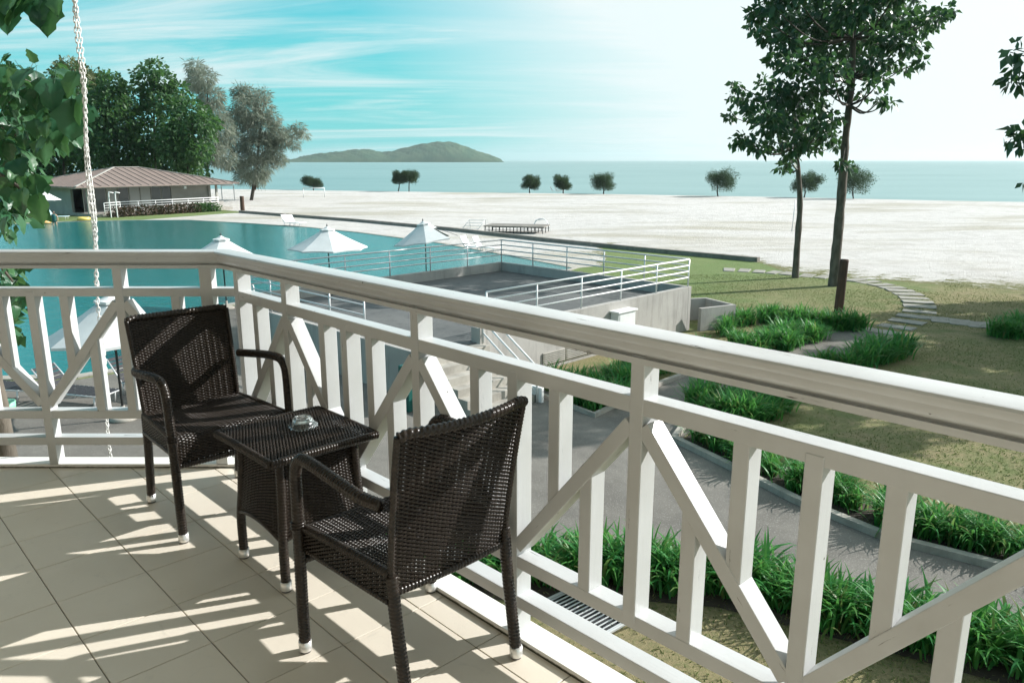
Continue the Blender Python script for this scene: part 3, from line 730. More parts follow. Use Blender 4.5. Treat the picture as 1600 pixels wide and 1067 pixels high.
# ================================================================ TERRACE BUILDING
ter = empty('terrace_building', (-.4, 30.3, G), R(-45))
T(ter, 'grey concrete pool terrace with sunken floor, parapet and stairs behind the balcony rail', 'terrace')
def tl(x, y, z): return (x, y, z-G)
TZ, PZ = -2.72, -2.39
def tbox(name, x0, x1, y0, y1, z0, z1, mat, parent=ter, bev=.01):
    return box(name, tl((x0+x1)/2, (y0+y1)/2, (z0+z1)/2), (x1-x0, y1-y0, z1-z0), mat, parent, bev=bev)
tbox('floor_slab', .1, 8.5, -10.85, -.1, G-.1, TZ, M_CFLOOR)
tbox('parapet', -.02, 8.62, -.16, 0, G-.05, PZ, M_CONC)            # back
tbox('parapet', -.02, .14, -10.9, -.163, G-.05, PZ, M_CONC)         # left
tbox('wall', 8.46, 8.62, -8.9, -.163, G-.05, PZ, M_CONC)            # front
tbox('wall', .143, 8.3, -10.9, -10.76, G-.05, TZ+.05, M_CONC)       # near side
tbox('pier', 8.30, 8.62, -9.12, -8.903, G-.05, PZ+.03, M_CONC)
for k in range(6):
    tbox('step', 8.5+k*.30, 8.5+(k+1)*.30+.03, -10.8, -9.0, G-.02, TZ-.18*k-.02, M_KCON)
tbox('stringer_wall', 8.63, 10.5, -9.0, -8.92, G-.02, G+.35, M_WHITE)
# louvre panels in the foot of the front wall
for k in range(3):
    y0 = -6.95+k*.9
    fr = tbox('louvre_frame', 8.622, 8.66, y0, y0+.86, G+.12, G+.45, M_KCON, bev=.004)
    for i in range(6):
        s = box('slat', (.024, 0, -.13+i*.052), (.012, .80, .045), M_HUTW, fr, rot=(0, R(35), 0), bev=.002)
eb = empty('electrical_box', Vector((-.4, 30.3, G))+Matrix.Rotation(R(-45), 3, 'Z')@Vector((8.63, -3.75, .68)), R(-45))
T(eb, 'white metal cabinet mounted on the terrace wall under its railing', 'cabinet')
box('cabinet_body', (.14, 0, .23), (.28, .80, .46), M_WHITE, eb, bev=.01); box('cabinet_lid', (.15, 0, .485), (.36, .90, .05), M_WHITE, eb, bev=.01); box('cabinet_door', (.285, 0, .23), (.012, .68, .36), M_WHITE, eb, bev=.003)
pw = strip('planter_wall', [(5.95, 24.0), (7.2, 24.65), (6.6, 25.9), (5.3, 25.6)], .14, .74, M_CONC)
T(pw, 'low concrete planter wall joined to the right corner of the terrace', 'low wall')
def railing(name, label, pts, ztop, zbase, mat, posts, nrails=4, r=.022, thick_top=.026):
    root = empty(name, Vector((pts[0][0], pts[0][1], zbase))); T(root, label, 'railing')
    P = [Vector((p[0], p[1], 0)) for p in pts]
    for k in range(nrails):
        z = ztop-k*(ztop-zbase-.12)/nrails
        for a, b in zip(P[:-1], P[1:]):
            tube('rail', [a+Vector((0, 0, z))-root.location, b+Vector((0, 0, z))-root.location], thick_top if k == 0 else r, mat, root, 8)
    for a, b in zip(P[:-1], P[1:]):
        n = max(1, round((b-a).length/posts))
        for i in range(n+1):
            if i == 0 and a is not P[0]: continue
            q = a.lerp(b, i/n)
            tube('post', [q+Vector((0, 0, zbase))-root.location, q+Vector((0, 0, ztop))-root.location], r*1.05, mat, root, 8)
    return root
def TW(x, y): v = Matrix.Rotation(R(-45), 3, 'Z')@Vector((x, y, 0)); return (-.4+v.x, 30.3+v.y)
railing('metal_railing', 'grey steel railing along the two far parapets of the terrace', [TW(.06, -10.8), TW(.06, -.08), TW(8.54, -.08)], -1.53, PZ-.02, M_STEEL, 1.75)
railing('metal_railing', 'bright white steel railing sloping across the terrace front wall to its right corner', [TW(8.56, -.12), TW(8.56, -8.85)], -1.53, PZ-.02, M_WHITE, 1.75)
railing('metal_railing', 'steel railing on the near edge of the terrace, seen under the balcony top rail', [TW(.3, -10.83), TW(6.4, -10.83)], -1.62, TZ, M_STEEL, 1.5)
hr = empty('stair_handrail', Vector((*TW(8.6, -9.02), TZ))); T(hr, 'sloping white three-bar handrail beside the terrace stairs', 'handrail')
for k in range(3):
    a, b = Vector((*TW(8.6, -9.02), TZ+.85-k*.3)), Vector((*TW(10.4, -9.02), G+.80-k*.3))
    tube('rail', [a-hr.location, b-hr.location], .024, M_WHITE, hr, 8)
for x, z in ((8.62, TZ), (10.38, G)):
    q = Vector((*TW(x, -9.02), z)); tube('post', [q-hr.location, q+Vector((0, 0, .85))-hr.location], .026, M_WHITE, hr, 8)
pl = empty('pool_ladder', Vector((-9.9, 27.6, G))); T(pl, 'white bent-tube pool ladder rails near the terrace, seen under the balcony rail', 'pool ladder')
for dx in (0, .55):
    tube('handrail', [(dx, 0, 0), (dx, 0, .7), (dx-.05, .12, .85), (dx-.25, .5, .85), (dx-.35, .62, .7), (dx-.36, .63, -.1)], .03, M_WHITE, pl, 8, ds=.05)
# drain grate under the balcony
gr = empty('drain_grate', Vector((.87, 8.28, G+.012)), R(-50)); T(gr, 'rectangular metal drain grate in the grass below the railing', 'grate')
for p, s in (((0, -.19, .01), (.98, .03, .03)), ((0, .19, .01), (.98, .03, .03)), ((-.48, 0, .01), (.03, .37, .03)), ((.48, 0, .01), (.03, .37, .03))): box('frame', p, s, M_STEEL, gr)
for i in range(15): box('bar', (-.44+i*.063, 0, .008), (.018, .37, .010), M_STEEL, gr, bev=.002)
box('pit_dark_plate', (0, 0, -.008), (.94, .36, .01), M_BLACKF, gr)  # flat black plate standing in for the dark hollow below the bars

# ================================================================ UMBRELLAS, LOUNGERS, BEACH FURNITURE
def umbrella(loc, label, R0=1.3, h=2.55, sides=8, rot=.2, tilt=None, mat=M_CANVAS, base_z=G, bare=()):
    u = empty('pool_umbrella', Vector((loc[0], loc[1], base_z)), rot); T(u, label, 'umbrella', 'pool umbrellas')
    tube('pole', [(0, 0, .05), (0, 0, h-.05)], .025, M_DARKM, u, 10)
    top = empty('canopy_frame') if False else None
    ec = h-.80
    def canopy(name, r1, z1, r0, z0, sag, mat, n=6):
        V = []; F = []
        for i in range(n+1):
            t = i/n; r = r0+(r1-r0)*t; z = z0+(z1-z0)*t
            for k in range(sides*4):
                a = 2*math.pi*k/(sides*4); kk = (k % 4)/4; seg = math.cos(math.pi/sides)/math.cos((kk-.5)*2*math.pi/sides) if kk else 1.0
                s = sag*math.sin(math.pi*kk)*t
                V.append((r*seg*math.cos(a)*(1-.02*math.sin(math.pi*kk)*t), r*seg*math.sin(a)*(1-.02*math.sin(math.pi*kk)*t), z+s+.05*math.sin(math.pi*t)*-1*.6))
        m = sides*4
        for i in range(n):
            for k in range(m):
                if name == 'canopy' and k//4 in bare and i > 1: continue
                F.append((i*m+k, i*m+(k+1) % m, (i+1)*m+(k+1) % m, (i+1)*m+k))
        for k in range(m):      # valance
            V.append((V[n*m+k][0], V[n*m+k][1], V[n*m+k][2]-.05))
        b = (n+1)*m
        for k in range(m):
            if not (name == 'canopy' and k//4 in bare): F.append((n*m+k, n*m+(k+1) % m, b+(k+1) % m, b+k))
        o = link(name, mesh_py(name, V, F, mat), u)
        sol = o.modifiers.new('t', 'SOLIDIFY'); sol.thickness = .006
        return o
    bits = [canopy('canopy', R0, ec, .12, h-.03, .02, mat), canopy('vent_cap', .30, h-.06, .015, h+.07, .01, mat, 3)]
    bits.append(lathe('finial', [(0, h+.06), (.02, h+.06), (.03, h+.09), (.02, h+.13), (.008, h+.17), (0, h+.175)], M_DARKM, u, 10))
    for k in range(sides):
        a = 2*math.pi*k/sides
        bits.append(tube('rib', [(.03*math.cos(a), .03*math.sin(a), h-.05), (R0*.98*math.cos(a), R0*.98*math.sin(a), ec-.012)], .011, M_DARKM, u, 6))
    bits.append(lathe('hub', [(0, h-.9), (.05, h-.9), (.05, h-.8), (0, h-.8)], M_DARKM, u, 10))
    lathe('base', [(0, 0), (.27, 0), (.27, .05), (.22, .08), (.05, .09), (.045, .3), (0, .3)], M_KCON, u, 20)
    if tilt:
        for b in bits:
            Mx = Matrix.Translation((0, 0, h-.5))@Matrix.Rotation(tilt[0], 4, Vector(tilt[1]))@Matrix.Translation((0, 0, -(h-.5)))
            b.matrix_local = Mx@b.matrix_local
    return u
umbrella((-10.45, 27.8), 'white pool umbrella showing its top just above the corner of the balcony rail', 1.45, 2.6, rot=.1)
umbrella((-7.5, 31.5), 'white pool umbrella beyond the balcony rail, left of the tilted one', 1.6, 2.62, rot=.35)
umbrella((-3.85, 34.4), 'tilted grey-white pool umbrella with bare rib ends sticking out', 1.45, 2.62, rot=.1, tilt=(R(-9), (.2, 1, 0)), bare=(7, 0))
umbrella((-8.15, 15.4), 'large white umbrella seen through the balusters of the left railing', 1.28, 2.6, rot=.25)
umbrella((-42.5, 71.2), 'small far white umbrella beside the pool hut behind the big leaves', 1.35, 2.6, rot=.3)

def lounger_tree(name, mat_frame, mat_fab, back=R(38)):
    l = empty(name)
    for sx in (-.3, .3):
        tube('side_tube', [(sx, -.95, .30), (sx, .35, .30)], .018, mat_frame, l, 8)
        tube('back_tube', [(sx, .35, .30), (sx, .35+.68*math.cos(back), .30+.68*math.sin(back))], .018, mat_frame, l, 8)
        for y in (-.8, .3):
            tube('leg', [(sx, y, .30), (sx, y+.04, 0)], .018, mat_frame, l, 8)
    n = 11
    for i in range(n): box('slat', (0, -.9+i*1.22/(n-1), .317), (.60, .085, .014), mat_fab, l, bev=.003)
    for i in range(6):
        t = (i+.6)/6*.66; box('back_slat', (0, .36+t*math.cos(back), .318+t*math.sin(back)), (.60, .085, .014), mat_fab, l, rot=(back, 0, 0), bev=.003)
    for y in (-.95, .33): tube('cross_tube', [(-.3, y, .30), (.3, y, .30)], .016, mat_frame, l, 8)
    return l
lw = lounger_tree('beach_lounger', M_WHITE, M_WHITE, R(62))
def place(o, loc, rz, label, cat, group, first=False):
    c = o if first else copy_tree(o); c.location = loc; c.rotation_euler = (0, 0, rz); T(c, label, cat, group); return c
gw = 'white slatted loungers on the pool-side sand'
place(lw, at_z(738, 393, G+.005), R(60), 'white lounger on the sand seen through the terrace railing, left of the pair', 'lounger', gw, True)
place(lw, at_z(757, 394, G+.005), R(60), 'white lounger on the sand seen through the terrace railing, right of the pair', 'lounger', gw)
place(lw, at_z(453, 353, G+.005), R(60), 'white slatted lounger at the far pool edge, left one of the distant pair', 'lounger', gw)
place(lw, at_z(462, 353.5, G+.005), R(60), 'white slatted lounger at the far pool edge, right one of the distant pair', 'lounger', gw)
ld = lounger_tree('sun_lounger', M_STEEL, M_BLACKF, R(48))
gd = 'black sun loungers on the pool deck below'
place(ld, Vector((-9.75, 16.5, G+.006)), R(75), 'black sling sun lounger on the deck seen between the left balusters beside the wicker chair', 'lounger', gd, True)
place(ld, Vector((-8.55, 17.2, G+.006)), R(62), 'black sun lounger on the deck just right of the large umbrella pole', 'lounger', gd)
place(ld, Vector((-11.75, 16.9, G+.006)), R(80), 'black sun lounger on the deck at the left edge of the view', 'lounger', gd)
# towels at the hut
pbl = lounger_tree('pool_lounger', M_WHITE, M_BLUEF, R(60))
place(pbl, Vector((-41.2, 70.6, G+.04)), R(100), 'pale blue lounger by the far pool edge near the small umbrella', 'lounger', None, True)
# low stage on the beach
stg = empty('low_stage', at_z(805, 364, G)); stg.rotation_euler = (0, 0, R(-14)); T(stg, 'low grey platform on many thin legs standing on the white beach', 'platform')
box('deck', (0, .6, .50), (4.6, 2.4, .07), M_DARKW, stg, bev=.01)
for i in range(9):
    for j in range(3): box('leg', (-2.2+i*.55, -.5+j*1.1, .235), (.05, .05, .47), M_DARKM, stg)
box('crossbar', (0, -.55, .25), (4.5, .03, .03), M_DARKM, stg); box('crossbar', (0, 1.7, .25), (4.5, .03, .03), M_DARKM, stg)
stp2 = empty('metal_steps', at_z(737, 358, G)); stp2.rotation_euler = (0, 0, R(-14)); T(stp2, 'small metal step frame on the sand left of the low platform', 'steps')
for sx in (-.65, .65): tube('side', [(sx, -.5, 0), (sx+.35, .5, .75), (sx+.35, .55, 0)], .025, M_STEEL, stp2, 6)
for k in range(4): box('tread', (.0+.35*(k+.3)/3.6, -.5+(k+.3)/3.6, .75*(k+.4)/3.8), (1.3, .16, .03), M_STEEL, stp2)
st3 = empty('metal_steps', at_z(845, 357, G)); T(st3, 'small arched metal frame behind the right end of the low platform', 'steps')
tube('side', [(-.6, 0, 0), (-.4, 0, .55), (0, 0, .72), (.4, 0, .6), (.7, 0, 0)], .03, M_STEEL, st3, 6, ds=.1); tube('side', [(-.6, .5, 0), (-.4, .5, .55), (0, .5, .72), (.4, .5, .6), (.7, .5, 0)], .03, M_STEEL, st3, 6, ds=.1)
box('tread', (-.2, .25, .66), (.5, .5, .03), M_STEEL, st3)
def goal(px, py, w, h, label, rz=0):
    g = empty('goal_frame', at_z(px, py, G+.02)); g.rotation_euler = (0, 0, rz); T(g, label, 'goal', 'goal frames on the beach')
    for x in (-w/2, w/2): tube('upright', [(x, 0, 0), (x, 0, h)], .06, M_WHITE, g, 8)
    tube('crossbar', [(-w/2-.05, 0, h), (w/2+.05, 0, h)], .06, M_WHITE, g, 8)
goal(491, 309, 3.0, 1.35, 'white goal frame on the beach in front of the leftmost small tree', R(5))
goal(357, 312, 1.6, 1.9, 'white goal frame on the sand at the right end of the pool hut', R(25))
vp = tube('net_pole', [(0, 0, 0), (.09, 0, 2.35)], .035, M_STEEL, None, 8); vp.location = at_z(1237, 362, G); T(vp, 'thin grey pole standing alone in the sand left of the slimmer tree', 'pole')
def woodpost(loc, w, h, label):
    p = empty('wooden_post', loc); T(p, label, 'post'); p.rotation_euler = (R(.6), R(.8), R(20))
    lathe('shaft', [(0, -.05), (w, -.05), (w*1.02, .3), (w*.98, h*.6), (w*.96, h-.03), (w*.9, h), (0, h)], M_WOOD, p, 20, flute=lambda pr, a: 1+.04*np.cos(5*a)[None, :]+.02*np.cos(11*a+1)[None, :]+0*pr[:, :1])
    lathe('cap', [(0, h+.002), (w*.86, h+.002), (w*.84, h+.02), (0, h+.025)], M_WOOD, p, 16)
woodpost(at_z(1310, 488, G), .155, 1.88, 'thick dark wooden post standing in front of the taller tree trunk')
woodpost(at_z(379, 329, G), .22, 1.5, 'distant brown wooden post on the sand right of the pool hut')
for x, y, lb in ((866, 300.5, 'tiny white lounger at the shoreline between the two middle small trees, left one'), (873, 300.8, 'tiny white lounger at the shoreline between the two middle small trees, right one')):
    place(lw, at_z(x, y, G+.12), R(100), lb, 'lounger', 'white loungers at the shoreline')
gb = lathe('plastic_tub', [(0, 0), (.22, 0), (.27, .18), (.28, .38), (.26, .38), (.24, .16), (0, .05)], M_GREENP, None, 20); gb.location = at_z(8, 646, G+.01); gb.scale = (.8, .8, .7); T(gb, 'pale green round tub on the deck at the left edge', 'tub')
db = empty('tool_locker', at_z(640, 640, G+.01)); db.rotation_euler = (0, 0, R(-45)); T(db, 'dark green metal locker in the yard, seen between balusters left of the near chair', 'locker')
box('locker_body', (0, 0, .5), (.34, .3, 1.0), M_DKGREEN, db, bev=.02); box('locker_door', (.0, -.155, .5), (.28, .014, .9), M_DKGREEN, db); box('handle', (.1, -.175, .55), (.02, .03, .14), M_STEEL, db)

# ================================================================ POOL HUT
HROT = R(54)
hut = empty('pool_hut', (-36.9, 80.7, G), HROT); T(hut, 'low pool hut with brown hipped roof and glazed front beyond the pool', 'building')
HW, HD = 14.0, 11.0
box('wall', (0, HD-.6, 1.4), (HW, .25, 2.8), M_HUTW, hut); box('wall', (HW/2-.13, HD/2, 1.4), (.25, HD-1.2, 2.8), M_HUTW, hut); box('wall', (-HW/2+.13, HD/2+1, 1.4), (.25, HD-3.2, 2.8), M_HUTW, hut)
box('wall', (HW/2-2.3, .9, 1.4), (4.5, .2, 2.8), M_HUTW, hut); box('floor_base', (.5, HD/2-.9, .12), (HW+1.0, HD+1.6, .34), M_KCON, hut)
box('plinth', (HW/2-1.7, -.75, .45), (4.4, .25, .95), M_CONC, hut)
for i in range(8):
    x = -HW/2+.9+i*1.15
    p = box('window', (x, .92, 1.42), (1.1, .06, 2.55), M_HUTW, hut, bev=.01)
    box('pane', (0, -.035, 0), (.98, .02, 2.42), M_CURT if i in (2, 4, 5) else M_HGLASS, p)
box('post', (-HW/2+.1, -.6, 1.5), (.2, .2, 2.75), M_HUTW, hut); box('post', (HW/2-.1, -.6, 1.5), (.2, .2, 2.75), M_HUTW, hut)
wl = box('wall_lamp', (3.0, -.95, 2.55), (.25, .2, .35), M_WHITE, hut)
box('fascia', (.2, -1.35, 2.78), (HW+2.6, .1, .22), M_HUTW, hut); box('fascia', (-HW/2-1.15, HD/2-.9, 2.78), (.1, HD+1.0, .22), M_HUTW, hut)
rx0, rx1, ry0, ry1, rz, ra = -HW/2-1.4, HW/2+2.2, -1.6, HD+.6, 2.86, 4.55
apex = [(-1.3, 4.8), (1.4, 4.8)]
C4 = [(rx0, ry0, rz), (rx1, ry0, rz), (rx1, ry1, rz), (rx0, ry1, rz), (apex[0][0], apex[0][1], ra), (apex[1][0], apex[1][1], ra)]
roof = link('roof', mesh_py('roof', C4+[(x, y, z-.1) for x, y, z in C4[:4]], [(0, 1, 5, 4), (1, 2, 5), (2, 3, 4, 5), (3, 0, 4), (0, 6, 7, 1), (1, 7, 8, 2), (2, 8, 9, 3), (3, 9, 6, 0), (6, 9, 8, 7)], M_ROOF), hut)
def seam(a, b, w=.05):
    a, b = Vector(a)+Vector((0, 0, .025)), Vector(b)+Vector((0, 0, .025)); bar('seam', a, b, w, .05, M_ROOF, roof, bev=.01)
A0, A1 = Vector(C4[4]), Vector(C4[5])
for i in range(1, 22):
    x = rx0+(rx1-rx0)*i/22; a = Vector((x, ry0, rz))
    if x < A0.x: t = (x-rx0)/(A0.x-rx0); b = Vector(C4[0]).lerp(A0, t)
    elif x > A1.x: t = (rx1-x)/(rx1-A1.x); b = Vector(C4[1]).lerp(A1, t)
    else: b = Vector((x, A0.y, ra))
    if (b-a).length > .4: seam(a, b)
for i in range(1, 15):
    y = ry0+(ry1-ry0)*i/15; a = Vector((rx0, y, rz)); 
    b = Vector(C4[0]).lerp(A0, (y-ry0)/(A0.y-ry0)) if y < A0.y else Vector(C4[3]).lerp(A0, (ry1-y)/(ry1-A0.y))
    if (b-a).length > .4: seam(a, b)
for a, b in ((C4[0], A0), (C4[1], A1), (A0, A1), (C4[3], A0)): bar('ridge_cap', Vector(a)+Vector((0, 0, .04)), Vector(b)+Vector((0, 0, .04)), .22, .07, M_HUTW, roof, bev=.02)
def HWp(x, y): v = Matrix.Rotation(HROT, 3, 'Z')@Vector((x, y, 0)); return (-36.9+v.x, 80.7+v.y)
railing('veranda_railing', 'white railing along the veranda of the pool hut', [HWp(-6.6, -2.9), HWp(-4.6, -2.0), HWp(HW/2-.2, -1.0)], G+1.35, G+.3, M_WHITE, 1.9, 4, .03, .04)
pl2 = empty('pool_ladder', Vector((*HWp(-6.4, -3.6), G))); T(pl2, 'tall pair of white rails standing at the left end of the hut veranda', 'pool ladder')
for dx in (0, .6): tube('handrail', [(dx, 0, 0), (dx, 0, 2.2), (dx+.1, .1, 2.35), (dx+.3, .3, 2.3)], .05, M_WHITE, pl2, 8, ds=.1)
# float rings
def ring(loc, mat, label):
    a = np.linspace(0, 2*math.pi, 25); P = np.stack([.42*np.cos(a), .42*np.sin(a), 0*a], 1); v, f = tube_np(P, .16, 10, False)
    o = link('float_ring', mesh_np('float_ring', v, f, mat, True)); o.location = loc; T(o, label, 'float')
ring(at_z(69, 347, G+.16), M_ORA, 'orange swim ring at the far pool edge below the small umbrella'); ring(at_z(131, 342, G+.16), M_YEL, 'yellow swim ring at the far pool edge beside the veranda rails')

# ================================================================ PEOPLE
def person(loc, rz, label):
    p = empty('person', loc, rz); T(p, label, 'person')
    J = {'pel': (0, 0, .93), 'chest': (0, .02, 1.28), 'neck': (0, .02, 1.46), 'head': (0, -.01, 1.60), 'crown': (0, 0, 1.70),
         'sl': (-.17, .02, 1.40), 'el': (-.25, -.06, 1.14), 'hl': (-.18, -.24, .98), 'sr': (.17, .02, 1.40), 'er': (.26, .02, 1.13), 'hr_': (.27, -.10, .90),
         'hpl': (-.09, 0, .90), 'kl': (-.11, -.04, .50), 'al': (-.12, .02, .08), 'fl': (-.13, -.14, .03), 'hpr': (.09, 0, .90), 'kr': (.11, .03, .50), 'ar': (.12, .06, .08), 'fr': (.13, -.10, .03)}
    Rr = {'pel': .15, 'chest': .155, 'neck': .055, 'head': .095, 'crown': .07, 'sl': .06, 'el': .042, 'hl': .035, 'sr': .06, 'er': .042, 'hr_': .035, 'hpl': .10, 'kl': .06, 'al': .04, 'fl': .035, 'hpr': .10, 'kr': .06, 'ar': .04, 'fr': .035}
    ed = [('pel', 'chest'), ('chest', 'neck'), ('neck', 'head'), ('head', 'crown'), ('chest', 'sl'), ('sl', 'el'), ('el', 'hl'), ('chest', 'sr'), ('sr', 'er'), ('er', 'hr_'), ('pel', 'hpl'), ('hpl', 'kl'), ('kl', 'al'), ('al', 'fl'), ('pel', 'hpr'), ('hpr', 'kr'), ('kr', 'ar'), ('ar', 'fr')]
    ks = list(J); me = bpy.data.meshes.new('body'); me.from_pydata([J[k] for k in ks], [(ks.index(a), ks.index(b)) for a, b in ed], []); me.materials.append(M_SKIN)
    o = link('body', me, p); sk = o.modifiers.new('skin', 'SKIN')
    for i, k in enumerate(ks): me.skin_vertices[0].data[i].radius = (Rr[k], Rr[k]); me.skin_vertices[0].data[i].use_root = (k == 'pel')
    o.modifiers.new('sub', 'SUBSURF').levels = 1; o.modifiers['sub'].render_levels = 2
    lathe('shirt', [(.12, .80), (.185, .84), (.18, 1.0), (.175, 1.15), (.19, 1.32), (.15, 1.42), (.07, 1.47)], M_TEAL, p, 20, flute=lambda pr, a: 1-.18*np.abs(np.sin(a))[None, :]+0*pr[:, :1])
    lathe('hair', [(0, 1.735), (.06, 1.72), (.10, 1.67), (.105, 1.61), (.085, 1.56)], M_HAIR, p, 16).location = (0, .02, 0)
person(at_z(86, 352, G+.012)+Vector((0, 0, -.55)), R(20), 'person in a dark teal top standing in the shallow far edge of the pool')

# ================================================================ VEGETATION
def leaf_cloud(centers, radii, counts, size, droop=.5, aspect=.55, squash=.8, shell=.55, fold=.25, var=.35):
    """diamond leaves spread through overlapping clumps -> verts, tris"""
    VV = []; n0 = 0
    for c, r, n in zip(centers, radii, counts):
        d = rng.normal(size=(n, 3)); d /= np.linalg.norm(d, axis=1)[:, None]
        rad = r*(shell+(1-shell)*rng.random(n))**.6*(.8+.4*rng.random(n)); p = np.array(c)+d*rad[:, None]*np.array([1, 1, squash])
        ax = d+rng.normal(size=(n, 3))*.7; ax[:, 2] -= droop*(1+rng.random(n)); ax /= np.linalg.norm(ax, axis=1)[:, None]
        sd = np.cross(ax, rng.normal(size=(n, 3))); sd /= np.linalg.norm(sd, axis=1)[:, None]+1e-9; nn = np.cross(ax, sd)
        s = size*(1-var+2*var*rng.random(n))[:, None]
        a = p; b = p+ax*s*.5+sd*s*aspect*.5+nn*s*fold*.3; e = p+ax*s*.5-sd*s*aspect*.5+nn*s*fold*.3; tpt = p+ax*s-np.array([0, 0, 1])*s*.1
        VV.append(np.stack([a, b, tpt, e], 1).reshape(-1, 3)); n0 += n
    V = np.vstack(VV); i = np.arange(n0)*4
    F = np.stack([np.stack([i, i+1, i+2], 1), np.stack([i, i+2, i+3], 1)], 1).reshape(-1, 3)
    return V, F
def crown_obj(parent, V, F, mat, name='crown'):
    o = link(name, mesh_np(name, V-np.array(parent.location), F, mat), parent); o['kind'] = 'stuff'; return o
def trunk_obj(parent, P, r0, r1, mat, name='trunk', ds=.3, sides=10, lump=.08):
    P = catmull([np.array(p)-np.array(parent.location) for p in P], ds); n = len(P)
    r = np.linspace(r0, r1, n)[:, None]*(1+lump*rng.normal(size=(n, 1)))*(1+.05*rng.normal(size=(n, sides)))
    v, f = tube_np(P, r, sides); return link(name, mesh_np(name, v, f, mat, True), parent)
# the two slender trees on the lawn
def lawn_tree(label, base, tpx, clpx, Y, r0, mat=M_LTREE, leaf=.28, dens=.30, depth=3.4, limb_from=.45, top_extra=None):
    t = empty('broadleaf_tree', base); T(t, label, 'tree', 'slender broadleaf trees on the lawn')
    tp = [base-Vector((0, 0, .2))]+[at_y(x, y, Y+dy) for x, y, dy in tpx]
    trunk_obj(t, tp, r0, r0*.38, M_BARK)
    cs, rs, ns = [], [], []
    k = Y/FPX/math.cos(PITCH)
    for x, y, r in clpx:
        dz = random.uniform(-depth*1.25, depth*.8); c = at_y(x, y, Y+dz); rw = r*k*(1+dz/Y)
        cs.append(c); rs.append(rw); ns.append(int(dens*r*r)+8)
        q = min(tp[int(len(tp)*limb_from):], key=lambda v: (v-c).length+max(0, v.z-c.z)*2)
        m = q.lerp(c, .5)+Vector((0, 0, -.1*(c-q).length))
        trunk_obj(t, [q, m, c], .05+.008*rw, .012, M_BARK2, 'branch', .4, 6)
    V, F = leaf_cloud(cs, [r*1.12 for r in rs], ns, leaf, .55, .62, .75, .15); crown_obj(t, V, F, mat); return t
b1, b2 = at_z(1243, 434, G), at_z(1302, 447, G)
lawn_tree('slimmer of the two slender trees, with lower crown, left of the thick post', b1, [(1246, 380, 0), (1250, 320, 0), (1247, 265, 0), (1243, 230, .2), (1240, 190, .2), (1238, 150, .3)],
    [(1150, 133, 9), (1152, 152, 13), (1172, 160, 15), (1140, 182, 10), (1188, 178, 20), (1207, 192, 22), (1232, 178, 26), (1255, 195, 24), (1165, 218, 13), (1150, 222, 9), (1188, 228, 15), (1212, 222, 18), (1240, 225, 20), (1235, 250, 12), (1222, 262, 9),
     (1215, 148, 22), (1242, 140, 24), (1270, 160, 20), (1262, 215, 16), (1285, 195, 15), (1300, 185, 14), (1298, 212, 14), (1308, 225, 9), (1275, 228, 10), (1195, 128, 13)], b1.y, .165)
lawn_tree('taller tree with a wide high crown behind the thick wooden post', b2, [(1306, 400, 0), (1312, 340, 0), (1316, 290, 0), (1321, 220, 0), (1327, 165, 0), (1331, 120, .1), (1333, 60, .2), (1335, 0, .2), (1336, -70, 0)],
    [(1180, 22, 13), (1182, 42, 13), (1205, 10, 20), (1200, 55, 18), (1228, 30, 26), (1230, 68, 22), (1258, 15, 28), (1262, 55, 28), (1295, 25, 32), (1300, 68, 28), (1335, 15, 32), (1340, 58, 28), (1375, 20, 30), (1380, 62, 24), (1410, 25, 26), (1412, 68, 18), (1440, 40, 20), (1432, 75, 12), (1462, 25, 16), (1482, 18, 11),
     (1268, 98, 22), (1240, 100, 18), (1212, 92, 14), (1300, 108, 22), (1335, 95, 22), (1368, 100, 18), (1395, 98, 13), (1415, 105, 10), (1318, 138, 14), (1285, 135, 14), (1380, 122, 10), (1362, 128, 8), (1378, 155, 9), (1390, 160, 6), (1350, 148, 7), (1440, 96, 8),
     (1316, 255, 9), (1328, 262, 6), (1230, -25, 34), (1290, -40, 44), (1350, -40, 44), (1410, -25, 34), (1320, -95, 40), (1370, -90, 30)], b2.y, .215)
# trees to the right of the frame: their shade falls over the lawn, one reaches in with its branches
def side_tree(base, h, rc, label, n=26, leaf=.32, extra=(), seed=1, zlo=.5):
    random.seed(seed); base = Vector(base); t = empty('broadleaf_tree', base); T(t, label, 'tree')
    top = base+Vector((random.uniform(-.4, .4), random.uniform(-.4, .4), h))
    tp = [base-Vector((0, 0, .2)), base.lerp(top, .35)+Vector((.15, 0, 0)), base.lerp(top, .7), top]; trunk_obj(t, tp, .26, .08, M_BARK)
    cs, rs, ns = [], [], []
    for i in range(n):
        a = random.uniform(0, 6.28); rr = rc*math.sqrt(random.uniform(.02, 1)); zz = h*random.uniform(zlo, 1.12)
        cs.append(base+Vector((rr*math.cos(a), rr*math.sin(a), zz))); rs.append(random.uniform(.5, 1.0)); ns.append(230)
    for c in extra: cs.append(Vector(c[:3])); rs.append(c[3]); ns.append(c[4])
    for c in cs:
        q = tp[2] if c.z > tp[2].z else tp[1].lerp(tp[2], .7); trunk_obj(t, [q, q.lerp(c, .5)+Vector((0, 0, .15)), c], .05, .012, M_BARK2, 'branch', .5, 6)
    V, F = leaf_cloud(cs, rs, ns, leaf, .55, .6, .75, .35); crown_obj(t, V, F, M_LTREE)
ex = [(*at_y(1588, 78, 22), .35, 16), (*at_y(1578, 82, 22), .16, 7), (*at_y(1590, 122, 22), .35, 26), (*at_y(1584, 130, 22), .16, 9), (*at_y(1592, 212, 22), .38, 30), (*at_y(1578, 218, 22), .16, 7), (*at_y(1606, 100, 22), .5, 30), (*at_y(1612, 215, 22), .5, 30), (*at_y(1603, 285, 22), .12, 6)]
